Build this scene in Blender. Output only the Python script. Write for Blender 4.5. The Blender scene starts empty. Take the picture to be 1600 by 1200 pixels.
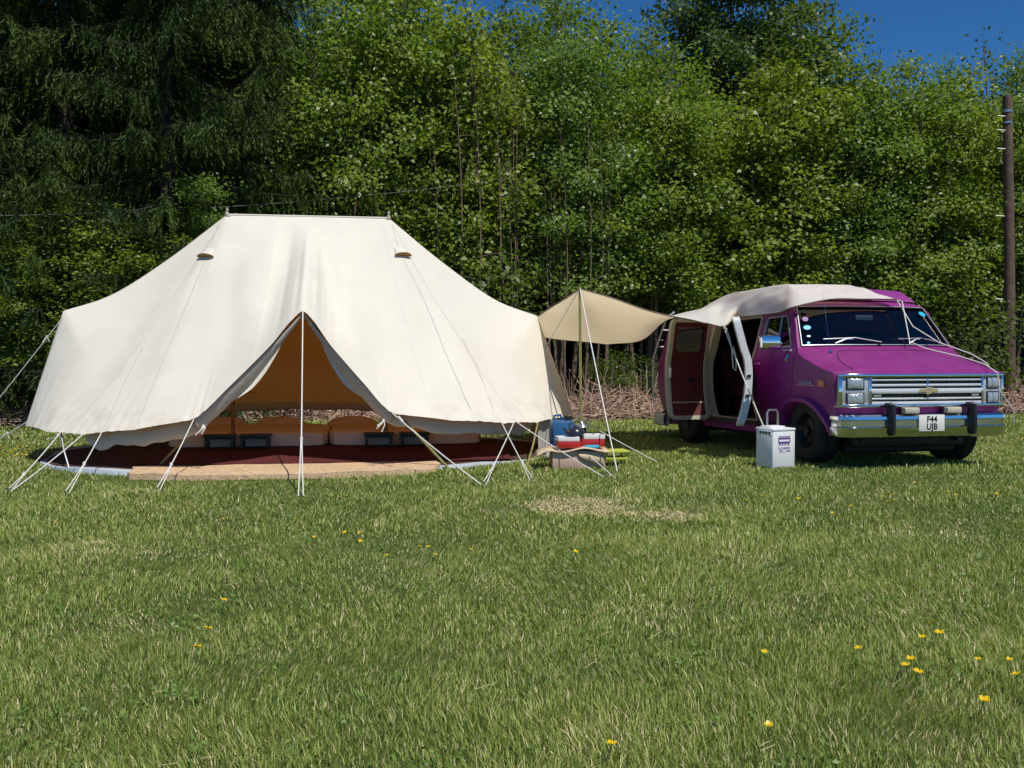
import bpy, bmesh, math, random
import numpy as np
from mathutils import Vector, Matrix
from mathutils.geometry import delaunay_2d_cdt
C = bpy.context.scene
COL = C.collection
R = math.radians
rng = np.random.default_rng(7)
random.seed(7)

# ------------------------------------------------------------------ camera
F_PX, PITCH, CAM_H = 1500.0, 0.0319, 1.262
cd = bpy.data.cameras.new("camera")
cam = bpy.data.objects.new("camera", cd)
COL.objects.link(cam)
cam.location = (0, 0, CAM_H)
cam.rotation_euler = (math.pi / 2 - PITCH, 0, 0)
cd.sensor_width = 36.0
cd.lens = F_PX / 1600 * 36.0
cd.clip_start = 0.05
cd.clip_end = 2000
C.camera = cam

# ------------------------------------------------------------------ light
SUN_EL, SUN_AZ = 60.0, 149.0          # azimuth measured clockwise from +Y: behind the camera, a little right
sx, sy, sz = (math.sin(R(SUN_AZ)) * math.cos(R(SUN_EL)), math.cos(R(SUN_AZ)) * math.cos(R(SUN_EL)), math.sin(R(SUN_EL)))
sl = bpy.data.lights.new("sun", 'SUN')
sl.energy = 4.4
sl.angle = R(0.5)
sl.color = (1.0, 0.955, 0.88)
so = bpy.data.objects.new("sun", sl)
COL.objects.link(so)
so.rotation_euler = Vector((sx, sy, sz)).to_track_quat('Z', 'Y').to_euler()
w = bpy.data.worlds.new("World")
C.world = w
w.use_nodes = True
nt = w.node_tree
sky = nt.nodes.new('ShaderNodeTexSky')
sky.sky_type = 'NISHITA'
sky.sun_disc = False
sky.sun_elevation = R(SUN_EL)
sky.sun_rotation = R(SUN_AZ)
sky.altitude = 2500
sky.air_density = 0.9
sky.dust_density = 0.0
sky.ozone_density = 6.0
hs = nt.nodes.new('ShaderNodeHueSaturation')
hs.inputs['Saturation'].default_value = 1.22
nt.links.new(sky.outputs[0], hs.inputs['Color'])
nt.links.new(hs.outputs[0], nt.nodes['Background'].inputs[0])
nt.nodes['Background'].inputs[1].default_value = 0.105
C.view_settings.view_transform = 'Standard'
C.view_settings.look = 'None'
C.view_settings.exposure = 0.0
C.view_settings.gamma = 1.0
C.render.engine = 'CYCLES'
C.cycles.use_adaptive_sampling = True
C.cycles.max_bounces = 6
C.cycles.transparent_max_bounces = 8


# ------------------------------------------------------------------ helpers
def proj(p):
    x, y, z = p[0], p[1], p[2] - CAM_H
    c, s = math.cos(PITCH), math.sin(PITCH)
    d = y * c - z * s
    return 800 + F_PX * x / d, 600 - F_PX * (y * s + z * c) / d


def at(px, py, Y):
    a, b = (px - 800) / F_PX, (py - 600) / F_PX
    c, s = math.cos(PITCH), math.sin(PITCH)
    d = Vector((a, c - b * s, -s - b * c))
    return Vector((0, 0, CAM_H)) + d * (Y / d.y)


def G(x, y):
    return 0.018 * np.sin(0.9 * x + 1.3) * np.cos(0.55 * y) + 0.115 * np.exp(-((x - 3.9) ** 2 + (y - 10.1) ** 2) / 5.0)


def gnd(px, py):
    a, b = (px - 800) / F_PX, (py - 600) / F_PX
    c, s = math.cos(PITCH), math.sin(PITCH)
    d = Vector((a, c - b * s, -s - b * c))
    h = 0.0
    for _ in range(8):
        p = Vector((0, 0, CAM_H)) + d * ((h - CAM_H) / d.z)
        h = float(G(p.x, p.y))
    p.z = h
    return p


def nodemat(name):
    m = bpy.data.materials.new(name)
    m.use_nodes = True
    return m, m.node_tree, m.node_tree.nodes['Principled BSDF']


def mat(name, col, rough=0.6, metal=0.0, noise=0.0, nscale=8.0, bump=0.0, bscale=30.0, spec=0.5, coat=0.0, transl=None, tl=0.0, coord='Object'):
    m, t, b = nodemat(name)
    b.inputs['Roughness'].default_value = rough
    b.inputs['Metallic'].default_value = metal
    b.inputs['Specular IOR Level'].default_value = spec
    b.inputs['Coat Weight'].default_value = coat
    b.inputs['Base Color'].default_value = (*col, 1)
    tc = t.nodes.new('ShaderNodeTexCoord')
    if noise > 0:
        n = t.nodes.new('ShaderNodeTexNoise')
        n.inputs['Scale'].default_value = nscale
        n.inputs['Detail'].default_value = 6
        t.links.new(tc.outputs[coord], n.inputs['Vector'])
        r = t.nodes.new('ShaderNodeValToRGB')
        r.color_ramp.elements[0].position = 0.3
        r.color_ramp.elements[1].position = 0.7
        r.color_ramp.elements[0].color = (*[c * (1 - noise) for c in col], 1)
        r.color_ramp.elements[1].color = (*[min(1, c * (1 + noise)) for c in col], 1)
        t.links.new(n.outputs['Fac'], r.inputs['Fac'])
        t.links.new(r.outputs[0], b.inputs['Base Color'])
    if bump > 0:
        n2 = t.nodes.new('ShaderNodeTexNoise')
        n2.inputs['Scale'].default_value = bscale
        n2.inputs['Detail'].default_value = 5
        t.links.new(tc.outputs[coord], n2.inputs['Vector'])
        bp = t.nodes.new('ShaderNodeBump')
        bp.inputs['Strength'].default_value = bump
        bp.inputs['Distance'].default_value = 0.02
        t.links.new(n2.outputs['Fac'], bp.inputs['Height'])
        t.links.new(bp.outputs[0], b.inputs['Normal'])
    if tl > 0:
        tr = t.nodes.new('ShaderNodeBsdfTranslucent')
        tr.inputs[0].default_value = (*transl, 1)
        mx = t.nodes.new('ShaderNodeMixShader')
        mx.inputs[0].default_value = tl
        t.links.new(b.outputs[0], mx.inputs[1])
        t.links.new(tr.outputs[0], mx.inputs[2])
        t.links.new(mx.outputs[0], t.nodes['Material Output'].inputs['Surface'])
    return m


def attr_mat(name, rough, tl, tint=(1.0, 1.0, 1.0), spec=0.5, tmul=(1.3, 1.5, 0.5)):
    """vegetation whose own colour varies piece by piece (attribute 'tint')"""
    m, t, b = nodemat(name)
    a = t.nodes.new('ShaderNodeAttribute')
    a.attribute_name = 'tint'
    mul = t.nodes.new('ShaderNodeMix')
    mul.data_type = 'RGBA'
    mul.blend_type = 'MULTIPLY'
    mul.inputs[0].default_value = 1
    mul.inputs[7].default_value = (*tint, 1)
    t.links.new(a.outputs['Color'], mul.inputs[6])
    t.links.new(mul.outputs[2], b.inputs['Base Color'])
    b.inputs['Roughness'].default_value = rough
    b.inputs['Specular IOR Level'].default_value = spec
    if tl > 0:
        tr = t.nodes.new('ShaderNodeBsdfTranslucent')
        m2 = t.nodes.new('ShaderNodeMix')
        m2.data_type = 'RGBA'
        m2.blend_type = 'MULTIPLY'
        m2.inputs[0].default_value = 1
        m2.inputs[7].default_value = (*tmul, 1)
        t.links.new(mul.outputs[2], m2.inputs[6])
        t.links.new(m2.outputs[2], tr.inputs[0])
        mx = t.nodes.new('ShaderNodeMixShader')
        mx.inputs[0].default_value = tl
        t.links.new(b.outputs[0], mx.inputs[1])
        t.links.new(tr.outputs[0], mx.inputs[2])
        t.links.new(mx.outputs[0], t.nodes['Material Output'].inputs['Surface'])
    return m


def glass_mat(name, tint=(0.25, 0.3, 0.33), refl=0.09):
    m, t, b = nodemat(name)
    t.nodes.remove(b)
    tr = t.nodes.new('ShaderNodeBsdfTransparent')
    tr.inputs[0].default_value = (*tint, 1)
    gl = t.nodes.new('ShaderNodeBsdfGlossy')
    gl.inputs['Roughness'].default_value = 0.02
    fr = t.nodes.new('ShaderNodeFresnel')
    fr.inputs[0].default_value = 1.75
    mx = t.nodes.new('ShaderNodeMixShader')
    t.links.new(fr.outputs[0], mx.inputs[0])
    t.links.new(tr.outputs[0], mx.inputs[1])
    t.links.new(gl.outputs[0], mx.inputs[2])
    t.links.new(mx.outputs[0], t.nodes['Material Output'].inputs['Surface'])
    return m


class MB:
    """collects shapes into one mesh"""
    def __init__(s):
        s.v, s.f, s.m = [], [], []

    def add(s, vs, fs, mi=0, M=None):
        o = len(s.v)
        s.v += [tuple(M @ Vector(p)) if M else tuple(p) for p in vs]
        s.f += [tuple(i + o for i in f) for f in fs]
        s.m += [mi] * len(fs)
        return s

    def box(s, c, size, M=None, mi=0, bev=0.0):
        bm = bmesh.new()
        bmesh.ops.create_cube(bm, size=1)
        for v in bm.verts:
            v.co = Vector((v.co.x * size[0] + c[0], v.co.y * size[1] + c[1], v.co.z * size[2] + c[2]))
        if bev > 0:
            bmesh.ops.bevel(bm, geom=list(bm.edges), offset=bev, segments=2, affect='EDGES', profile=0.5)
        return s.bm(bm, M, mi)

    def bm(s, bm, M=None, mi=0):
        bm.verts.index_update()
        s.add([v.co.copy() for v in bm.verts], [[v.index for v in f.verts] for f in bm.faces], mi, M)
        bm.free()
        return s

    def tube(s, pts, r, n=8, mi=0, M=None, cap=True):
        pts = [Vector(p) for p in pts]
        rs = r if isinstance(r, (list, tuple)) else [r] * len(pts)
        vs, fs = [], []
        up = None
        for i, p in enumerate(pts):
            d = (pts[min(i + 1, len(pts) - 1)] - pts[max(i - 1, 0)]).normalized()
            if up is None:
                up = Vector((0, 0, 1)) if abs(d.z) < 0.9 else Vector((1, 0, 0))
            a = d.cross(up).normalized()
            b = a.cross(d).normalized()
            up = b
            for k in range(n):
                t = 2 * math.pi * k / n
                vs.append(p + (a * math.cos(t) + b * math.sin(t)) * rs[i])
        for i in range(len(pts) - 1):
            for k in range(n):
                fs.append((i * n + k, i * n + (k + 1) % n, (i + 1) * n + (k + 1) % n, (i + 1) * n + k))
        if cap:
            fs.append(tuple(range(n))[::-1])
            fs.append(tuple(range((len(pts) - 1) * n, len(pts) * n)))
        return s.add(vs, fs, mi, M)

    def lathe(s, prof, n=24, M=None, mi=0, axis='Z'):
        vs, fs = [], []
        for (r, z) in prof:
            for k in range(n):
                t = 2 * math.pi * k / n
                p = (r * math.cos(t), r * math.sin(t), z)
                if axis == 'Y':
                    p = (p[0], p[2], p[1])
                vs.append(p)
        for i in range(len(prof) - 1):
            for k in range(n):
                fs.append((i * n + k, i * n + (k + 1) % n, (i + 1) * n + (k + 1) % n, (i + 1) * n + k))
        return s.add(vs, fs, mi, M)

    def grid(s, P, mi=0, closed=False, M=None):
        nr, nc = len(P), len(P[0])
        vs = [p for r in P for p in r]
        fs = []
        for i in range(nr - 1):
            for j in range(nc if closed else nc - 1):
                k = (j + 1) % nc
                fs.append((i * nc + j, i * nc + k, (i + 1) * nc + k, (i + 1) * nc + j))
        return s.add(vs, fs, mi, M)

    def sphere(s, c, r, n=12, M=None, mi=0, sc=(1, 1, 1)):
        bm = bmesh.new()
        bmesh.ops.create_uvsphere(bm, u_segments=n, v_segments=max(6, n // 2 + 2), radius=r)
        for v in bm.verts:
            v.co = Vector((v.co.x * sc[0] + c[0], v.co.y * sc[1] + c[1], v.co.z * sc[2] + c[2]))
        return s.bm(bm, M, mi)

    def build(s, name, mats, parent=None, smooth=True, sub=0, solid=0.0, ang=40):
        me = bpy.data.meshes.new(name)
        me.from_pydata(s.v, [], s.f)
        for m in (mats if isinstance(mats, (list, tuple)) else [mats]):
            me.materials.append(m)
        me.polygons.foreach_set('material_index', s.m)
        bm = bmesh.new()
        bm.from_mesh(me)
        bmesh.ops.recalc_face_normals(bm, faces=bm.faces)
        for f in bm.faces:
            f.smooth = smooth
        for e in bm.edges:
            if len(e.link_faces) == 2 and e.calc_face_angle(0) > R(ang):
                e.smooth = False
        bm.to_mesh(me)
        bm.free()
        me.update()
        o = bpy.data.objects.new(name, me)
        COL.objects.link(o)
        if parent:
            o.parent = parent
        if solid:
            md = o.modifiers.new('thick', 'SOLIDIFY')
            md.thickness = solid
            md.offset = 0
        if sub:
            md = o.modifiers.new('sub', 'SUBSURF')
            md.levels = md.render_levels = sub
        return o


def np_mesh(name, V, quads=None, tris=None, tint=None, mats=None, smooth=False):
    """fast mesh from arrays"""
    me = bpy.data.meshes.new(name)
    nq = 0 if quads is None else len(quads)
    ntri = 0 if tris is None else len(tris)
    me.vertices.add(len(V))
    me.vertices.foreach_set('co', np.ascontiguousarray(V, dtype=np.float32).ravel())
    loops = np.concatenate([a.ravel() for a in (quads, tris) if a is not None]).astype(np.int32)
    starts = np.concatenate([np.arange(nq) * 4, nq * 4 + np.arange(ntri) * 3]).astype(np.int32)
    me.loops.add(len(loops))
    me.loops.foreach_set('vertex_index', loops)
    me.polygons.add(nq + ntri)
    me.polygons.foreach_set('loop_start', starts)
    if smooth:
        me.polygons.foreach_set('use_smooth', np.ones(nq + ntri, dtype=bool))
    if tint is not None:
        a = me.attributes.new('tint', 'FLOAT_COLOR', 'POINT')
        c = np.ones((len(V), 4), dtype=np.float32)
        c[:, :3] = tint
        a.data.foreach_set('color', c.ravel())
    for m in (mats or []):
        me.materials.append(m)
    me.update(calc_edges=True)
    return me


def tag(o, label=None, cat=None, group=None, kind=None):
    if label: o['label'] = label
    if cat: o['category'] = cat
    if group: o['group'] = group
    if kind: o['kind'] = kind
    return o


def thing(name, label, cat, loc=(0, 0, 0), rz=0.0, group=None):
    o = bpy.data.objects.new(name, None)
    o.empty_display_size = 0.2
    COL.objects.link(o)
    o.location = loc
    o.rotation_euler = (0, 0, rz)
    return tag(o, label, cat, group)


def dup(root, label=None):
    r = root.copy()
    COL.objects.link(r)
    if label: r['label'] = label
    for ch in root.children:
        c = ch.copy()
        COL.objects.link(c)
        c.parent = r
        for g in ch.children:
            d = g.copy()
            COL.objects.link(d)
            d.parent = c
    return r


def lerp(a, b, t):
    return a + (b - a) * t


def cr(p, t):
    """Catmull-Rom through the list p, t in 0..len-1"""
    n = len(p)
    i = min(int(t), n - 2)
    f = t - i
    p1, p2 = p[i], p[i + 1]
    p0 = p[i - 1] if i > 0 else p1 * 2 - p2
    p3 = p[i + 2] if i + 2 < n else p2 * 2 - p1
    return 0.5 * ((2 * p1) + (p2 - p0) * f + (2 * p0 - 5 * p1 + 4 * p2 - p3) * f * f + (3 * p1 - p0 - 3 * p2 + p3) * f ** 3)


# ------------------------------------------------------------------ materials
M = {}
M['canvas'] = mat('cream canvas', (0.815, 0.765, 0.655), 0.85, noise=0.035, nscale=2.2, bump=0.12, bscale=9, spec=0.15, transl=(0.66, 0.28, 0.055), tl=0.17)
_t = M['canvas'].node_tree
_b = _t.nodes['Principled BSDF']
_src = _b.inputs['Base Color'].links[0].from_socket
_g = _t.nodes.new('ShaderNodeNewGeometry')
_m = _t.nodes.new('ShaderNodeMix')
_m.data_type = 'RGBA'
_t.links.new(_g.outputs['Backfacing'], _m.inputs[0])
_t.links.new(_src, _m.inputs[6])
_m.inputs[7].default_value = (0.58, 0.31, 0.11, 1)      # brown glow of light through the cloth, painted on its inner face
# mud splashed up from the turf: blotches that thin out above the hem
_tc = _t.nodes.new('ShaderNodeTexCoord')
_sp = _t.nodes.new('ShaderNodeSeparateXYZ')
_t.links.new(_tc.outputs['Object'], _sp.inputs[0])
_mr = _t.nodes.new('ShaderNodeMapRange')
_mr.inputs[1].default_value, _mr.inputs[2].default_value, _mr.inputs[3].default_value, _mr.inputs[4].default_value = .38, .85, .62, 0.0
_t.links.new(_sp.outputs['Z'], _mr.inputs[0])
_nz = _t.nodes.new('ShaderNodeTexNoise')
_nz.inputs['Scale'].default_value = 5.5
_nz.inputs['Detail'].default_value = 9
_t.links.new(_tc.outputs['Object'], _nz.inputs['Vector'])
_rp = _t.nodes.new('ShaderNodeValToRGB')
_rp.color_ramp.elements[0].position, _rp.color_ramp.elements[1].position = .46, .72
_t.links.new(_nz.outputs['Fac'], _rp.inputs['Fac'])
_mu = _t.nodes.new('ShaderNodeMath')
_mu.operation = 'MULTIPLY'
_t.links.new(_rp.outputs[0], _mu.inputs[0])
_t.links.new(_mr.outputs[0], _mu.inputs[1])
_m2 = _t.nodes.new('ShaderNodeMix')
_m2.data_type = 'RGBA'
_t.links.new(_mu.outputs[0], _m2.inputs[0])
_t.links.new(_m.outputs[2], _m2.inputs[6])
_m2.inputs[7].default_value = (.50, .44, .33, 1)
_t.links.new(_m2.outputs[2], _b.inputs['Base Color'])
M['canvas_shaded'] = mat('shade-greyed canvas', (0.46, 0.44, 0.41), 0.9, noise=0.05, nscale=3, bump=0.35, bscale=14, spec=0.1)  # same cream canvas, with the shade under the roof put into its colour
M['awning'] = mat('awning canvas', (0.90, 0.87, 0.80), 0.85, noise=0.04, nscale=2.5, bump=0.15, bscale=8, spec=0.15, transl=(1.0, 0.80, 0.50), tl=0.43)
M['hem'] = mat('awning hem', (0.16, 0.12, 0.08), 0.9)
M['seam_pale'] = mat('flat felled seam', (0.70, 0.67, 0.60), 0.9)
M['seam'] = mat('canvas seam', (0.60, 0.57, 0.50), 0.9)
M['vent'] = mat('vent lining', (0.33, 0.18, 0.07), 0.9)
M['rope'] = mat('cotton rope', (0.72, 0.70, 0.64), 0.8, bump=0.3, bscale=200)
M['rope_tan'] = mat('tan rope', (0.38, 0.32, 0.2), 0.8)
M['wood_pole'] = mat('wooden pole', (0.30, 0.19, 0.08), 0.6, noise=0.25, nscale=14)
M['olive_pole'] = mat('bamboo pole', (0.26, 0.24, 0.08), 0.55, noise=0.2, nscale=12)
M['steel'] = mat('galvanised steel', (0.5, 0.5, 0.5), 0.35, metal=0.9)
M['jute'] = mat('jute mat', (0.60, 0.42, 0.25), 0.95, noise=0.25, nscale=26, bump=0.6, bscale=90)
M['red_rug'] = mat('red wool rug', (0.085, 0.009, 0.009), 0.95, noise=0.3, nscale=12, bump=0.4, bscale=120)
M['brown_rug'] = mat('brown rug', (0.06, 0.028, 0.018), 0.95, noise=0.3, nscale=10, bump=0.4, bscale=110)
M['sheet'] = mat('groundsheet', (0.50, 0.56, 0.62), 0.5, noise=0.1, nscale=6, bump=0.4, bscale=9)
M['duvet'] = mat('peach duvet', (0.80, 0.69, 0.58), 0.9, noise=0.06, nscale=5, bump=0.5, bscale=7)
M['pillow'] = mat('peach pillow', (0.78, 0.65, 0.53), 0.9, noise=0.05, nscale=6, bump=0.4, bscale=9)
M['bench'] = mat('teal painted wood', (0.022, 0.05, 0.056), 0.55, noise=0.2, nscale=10)
M['cardboard'] = mat('cardboard', (0.60, 0.41, 0.31), 0.85, noise=0.12, nscale=7)
M['ply'] = mat('pale plywood', (0.56, 0.42, 0.28), 0.7, noise=0.15, nscale=9)
M['red_enamel'] = mat('red enamel', (0.42, 0.018, 0.014), 0.35, coat=0.3)
M['white_enamel'] = mat('white enamel', (0.72, 0.72, 0.68), 0.35)
M['blue_plastic'] = mat('blue plastic', (0.018, 0.10, 0.24), 0.45)
M['kettle'] = mat('dark enamel kettle', (0.022, 0.022, 0.035), 0.28)
M['lime'] = mat('lime paint', (0.42, 0.46, 0.05), 0.5, noise=0.1)
M['glass'] = glass_mat('clear glass', (0.85, 0.9, 0.88))
M['white_plastic'] = mat('white plastic', (0.74, 0.75, 0.76), 0.4, noise=0.02)
M['grey_plastic'] = mat('grey plastic', (0.30, 0.31, 0.31), 0.5)
M['violet_ink'] = mat('violet print', (0.10, 0.02, 0.22), 0.6)
M['paint'] = mat('purple van paint', (0.235, 0.027, 0.175), 0.36, noise=0.14, nscale=5, spec=0.3, coat=0.0)
M['paint_dull'] = mat('faded purple paint', (0.25, 0.032, 0.20), 0.42, noise=0.08, nscale=4)
M['chrome'] = mat('chrome', (0.78, 0.79, 0.80), 0.10, metal=1.0, bump=0.05, bscale=6)
M['silver'] = mat('silver plastic', (0.50, 0.52, 0.55), 0.35, metal=0.35)
M['bar'] = mat('bright grille paint', (0.72, 0.73, 0.74), 0.25, metal=0.25, coat=0.3)
M['rim'] = mat('dark wheel rim', (0.022, 0.022, 0.022), 0.5, metal=0.5)
M['cable'] = mat('cable sheath', (0.12, 0.12, 0.11), 0.6)
M['black'] = mat('black plastic', (0.012, 0.012, 0.014), 0.45)
M['rubber'] = mat('tyre rubber', (0.016, 0.016, 0.016), 0.8, bump=0.3, bscale=60)
M['dark'] = mat('dark cabin lining', (0.030, 0.022, 0.022), 0.9, noise=0.2, nscale=5)
M['red_trim'] = mat('dark red door trim', (0.085, 0.006, 0.009), 0.7, noise=0.15, nscale=6)
M['gold'] = mat('gold trim', (0.50, 0.40, 0.20), 0.4, metal=0.4)
M['edge'] = mat('white door edge', (0.70, 0.70, 0.68), 0.45, noise=0.08, nscale=9)
M['jamb'] = mat('shade-toned door jamb', (0.36, 0.34, 0.28), 0.5, noise=0.08, nscale=9)  # darker copy of the white door edge, shade put into the colour
M['win'] = glass_mat('tinted van glass', (0.30, 0.34, 0.36))
M['wind'] = glass_mat('windscreen glass', (0.34, 0.40, 0.46))
M['lens'] = mat('headlamp lens', (0.55, 0.58, 0.58), 0.12, metal=0.5, bump=0.5, bscale=60, coat=0.6)
M['amber'] = mat('amber lens', (0.55, 0.10, 0.01), 0.3, coat=0.5)
M['fog_cover'] = mat('fog lamp cover', (0.50, 0.46, 0.36), 0.6)
M['plate'] = mat('number plate', (0.74, 0.73, 0.66), 0.4)
M['cyan'] = mat('cyan sticker', (0.03, 0.42, 0.62), 0.4)
M['violet'] = mat('violet sticker', (0.16, 0.03, 0.30), 0.4)
M['pale'] = mat('pale sticker', (0.6, 0.68, 0.72), 0.4)
M['pole_wood'] = mat('tarred pole wood', (0.115, 0.072, 0.052), 0.85, noise=0.35, nscale=6, bump=0.5, bscale=18)
M['bark'] = mat('bark', (0.15, 0.105, 0.07), 0.9, noise=0.3, nscale=9, bump=0.4, bscale=20)
M['bark_dark'] = mat('spruce bark', (0.035, 0.026, 0.02), 0.95, noise=0.3, nscale=9)
M['leaf'] = attr_mat('leaf', 0.45, 0.40, tint=(1.0, 1.02, 1.15), spec=0.5, tmul=(1.25, 1.4, .55))
M['needle'] = attr_mat('needles', 0.65, 0.12, tint=(1.15, 1.3, 1.0), spec=.3)
M['grass'] = attr_mat('grass blades', 0.5, 0.30, tmul=(1.1, 1.2, .6))
M['stalk'] = attr_mat('dead stalks', 0.8, 0.0)
M['petal'] = mat('yellow petals', (0.80, 0.55, 0.005), 0.4, transl=(0.9, 0.7, 0.02), tl=0.25)
M['stem'] = mat('flower stem', (0.08, 0.14, 0.03), 0.6)

# ------------------------------------------------------------------ ground
def warp(n, a, lo, hi):
    t = np.linspace(-1, 1, n)
    s = np.sign(t) * np.abs(t) ** a
    return np.where(s < 0, -s * lo, s * hi)


def make_ground():
    xs = warp(121, 2.6, -400, 400)
    ys = 10 + warp(121, 2.6, -400, 600)
    X, Y = np.meshgrid(xs, ys)
    V = np.stack([X, Y, G(X, Y)], -1).reshape(-1, 3)
    i = np.arange(120)
    a = (i[:, None] * 121 + i[None, :]).ravel()
    Q = np.stack([a, a + 1, a + 122, a + 121], -1)
    m, t, b = nodemat('meadow soil')
    tc = t.nodes.new('ShaderNodeTexCoord')
    n1 = t.nodes.new('ShaderNodeTexNoise')
    n1.inputs['Scale'].default_value = 0.9
    n1.inputs['Detail'].default_value = 8
    n2 = t.nodes.new('ShaderNodeTexNoise')
    n2.inputs['Scale'].default_value = 45
    n2.inputs['Detail'].default_value = 6
    t.links.new(tc.outputs['Object'], n1.inputs['Vector'])
    t.links.new(tc.outputs['Object'], n2.inputs['Vector'])
    mx = t.nodes.new('ShaderNodeMath')
    mx.operation = 'MULTIPLY_ADD'
    mx.inputs[1].default_value = 0.55
    t.links.new(n1.outputs['Fac'], mx.inputs[0])
    m3 = t.nodes.new('ShaderNodeMath')
    m3.operation = 'MULTIPLY'
    m3.inputs[1].default_value = 0.45
    t.links.new(n2.outputs['Fac'], m3.inputs[0])
    t.links.new(m3.outputs[0], mx.inputs[2])
    r = t.nodes.new('ShaderNodeValToRGB')
    e = r.color_ramp.elements
    e[0].position, e[0].color = 0.35, (0.045, 0.06, 0.016, 1)
    e[1].position, e[1].color = 0.68, (0.15, 0.13, 0.055, 1)
    k = e.new(0.5)
    k.color = (0.075, 0.095, 0.026, 1)
    t.links.new(mx.outputs[0], r.inputs['Fac'])
    t.links.new(r.outputs[0], b.inputs['Base Color'])
    b.inputs['Roughness'].default_value = 0.95
    b.inputs['Specular IOR Level'].default_value = 0.1
    me = np_mesh('ground', V, quads=Q, mats=[m], smooth=True)
    o = bpy.data.objects.new('ground', me)
    COL.objects.link(o)
    tag(o, 'grassy meadow floor running back to the trees', 'ground', kind='structure')


make_ground()

# ------------------------------------------------------------------ tent
TX, TY, TA = -2.563, 12.18, 0.1533
TC, TS = math.cos(TA), math.sin(TA)


def TW(u, v, z=0.0):
    return Vector((TX + u * TC - v * TS, TY + u * TS + v * TC, z))


def TL(p):
    dx, dy = p[0] - TX, p[1] - TY
    return Vector((dx * TC + dy * TS, -dx * TS + dy * TC, p[2]))


tent = thing('bell_tent', 'large cream canvas twin-pole bell tent with its triangular doorway tied open', 'tent', (TX, TY, 0), TA)

ZR = 2.99


def straight(T, B, sag=0.10, out=0.0):
    T, B = Vector(T), Vector(B)
    r = []
    for s in (0, .25, .5, .75, 1):
        p = T.lerp(B, s)
        k = 4 * s * (1 - s)
        p.z -= sag * k
        r.append(p)
    return r


def endkey(T, S, B):
    T, S, B = Vector(T), Vector(S), Vector(B)
    a, b = T.lerp(S, .36), T.lerp(S, .70)
    a.z -= .12
    b.z -= .15
    return [T, a, b, S, B]


AP = Vector((0.03, -1.87, 1.72))
DL, DR = Vector((-1.05, -2.22, .59)), Vector((.97, -2.2, .63))


def doorpt(D, t):
    p = D.lerp(AP, t)
    p.z -= .035 * 4 * t * (1 - t)
    return p


keys = [endkey((-1, 0, ZR), (-2.94, 0, 1.78), (-3.40, .45, .42)),
        endkey((-1, 0, ZR), (-2.94, -.02, 1.775), (-3.22, -.55, .42)),
        straight((-1, 0, ZR), (-2.78, -1.2, .395), .06),
        straight((-1, 0, ZR), (-2.28, -1.68, .40), .10),
        straight((-.96, 0, ZR), (-1.68, -2.03, .47), .10),
        straight((-.75, 0, ZR), DL, .10),
        straight((-.5, 0, ZR), doorpt(DL, .33), .05),
        straight((-.25, 0, ZR), doorpt(DL, .67), .03),
        straight((0, 0, ZR), AP, .05),
        straight((.25, 0, ZR), doorpt(DR, .67), .03),
        straight((.5, 0, ZR), doorpt(DR, .33), .05),
        straight((.75, 0, ZR), DR, .10),
        straight((.96, 0, ZR), (1.62, -2.03, .53), .10),
        straight((1, 0, ZR), (2.25, -1.68, .47), .10),
        straight((1, 0, ZR), (2.7, -1.22, .44), .06),
        endkey((1, 0, ZR), (2.92, -.02, 1.755), (3.16, -.52, .45)),
        endkey((1, 0, ZR), (2.93, .0, 1.75), (3.50, .38, .43)),
        straight((1, 0, ZR), (2.75, 1.3, .44), .06),
        straight((.96, 0, ZR), (1.65, 2.05, .46), .10),
        straight((.6, 0, ZR), (.8, 2.22, .48), .10),
        straight((0, 0, ZR), (0, 2.26, .48), .10),
        straight((-.6, 0, ZR), (-.8, 2.22, .48), .10),
        straight((-.96, 0, ZR), (-1.65, 2.05, .46), .10),
        straight((-1, 0, ZR), (-2.75, 1.3, .44), .06)]
NK = len(keys)


def keyrow(s):
    """points of all keys at parameter s (0..4)"""
    out = []
    for k in keys:
        if s <= 3:
            out.append(cr(k[:4], s))
        else:
            out.append(k[3].lerp(k[4], s - 3))
    return out


def canvas_pt(c, s):
    row = keyrow(s)
    c = c % NK
    i = int(c)
    f = c - i
    p = [row[(i + d) % NK] for d in (-1, 0, 1, 2)]
    lin = p[1].lerp(p[2], f)
    k = 0.5 * ((2 * p[1]) + (p[2] - p[0]) * f + (2 * p[0] - 5 * p[1] + 4 * p[2] - p[3]) * f * f + (3 * p[1] - p[0] - 3 * p[2] + p[3]) * f ** 3)
    # sharp at the shoulders (end keys), smooth elsewhere
    sharp = 1.0 if i in (0, 15, 1, 14, 16, NK - 1) else 0.45
    q = k.lerp(lin, sharp)
    # sheet strained between the guys: the foot lifts a little between two keys
    if s > 3 and not (5 <= c <= 11):
        q.z += .012 * math.sin(math.pi * f) * (s - 3)
    return q


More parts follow.
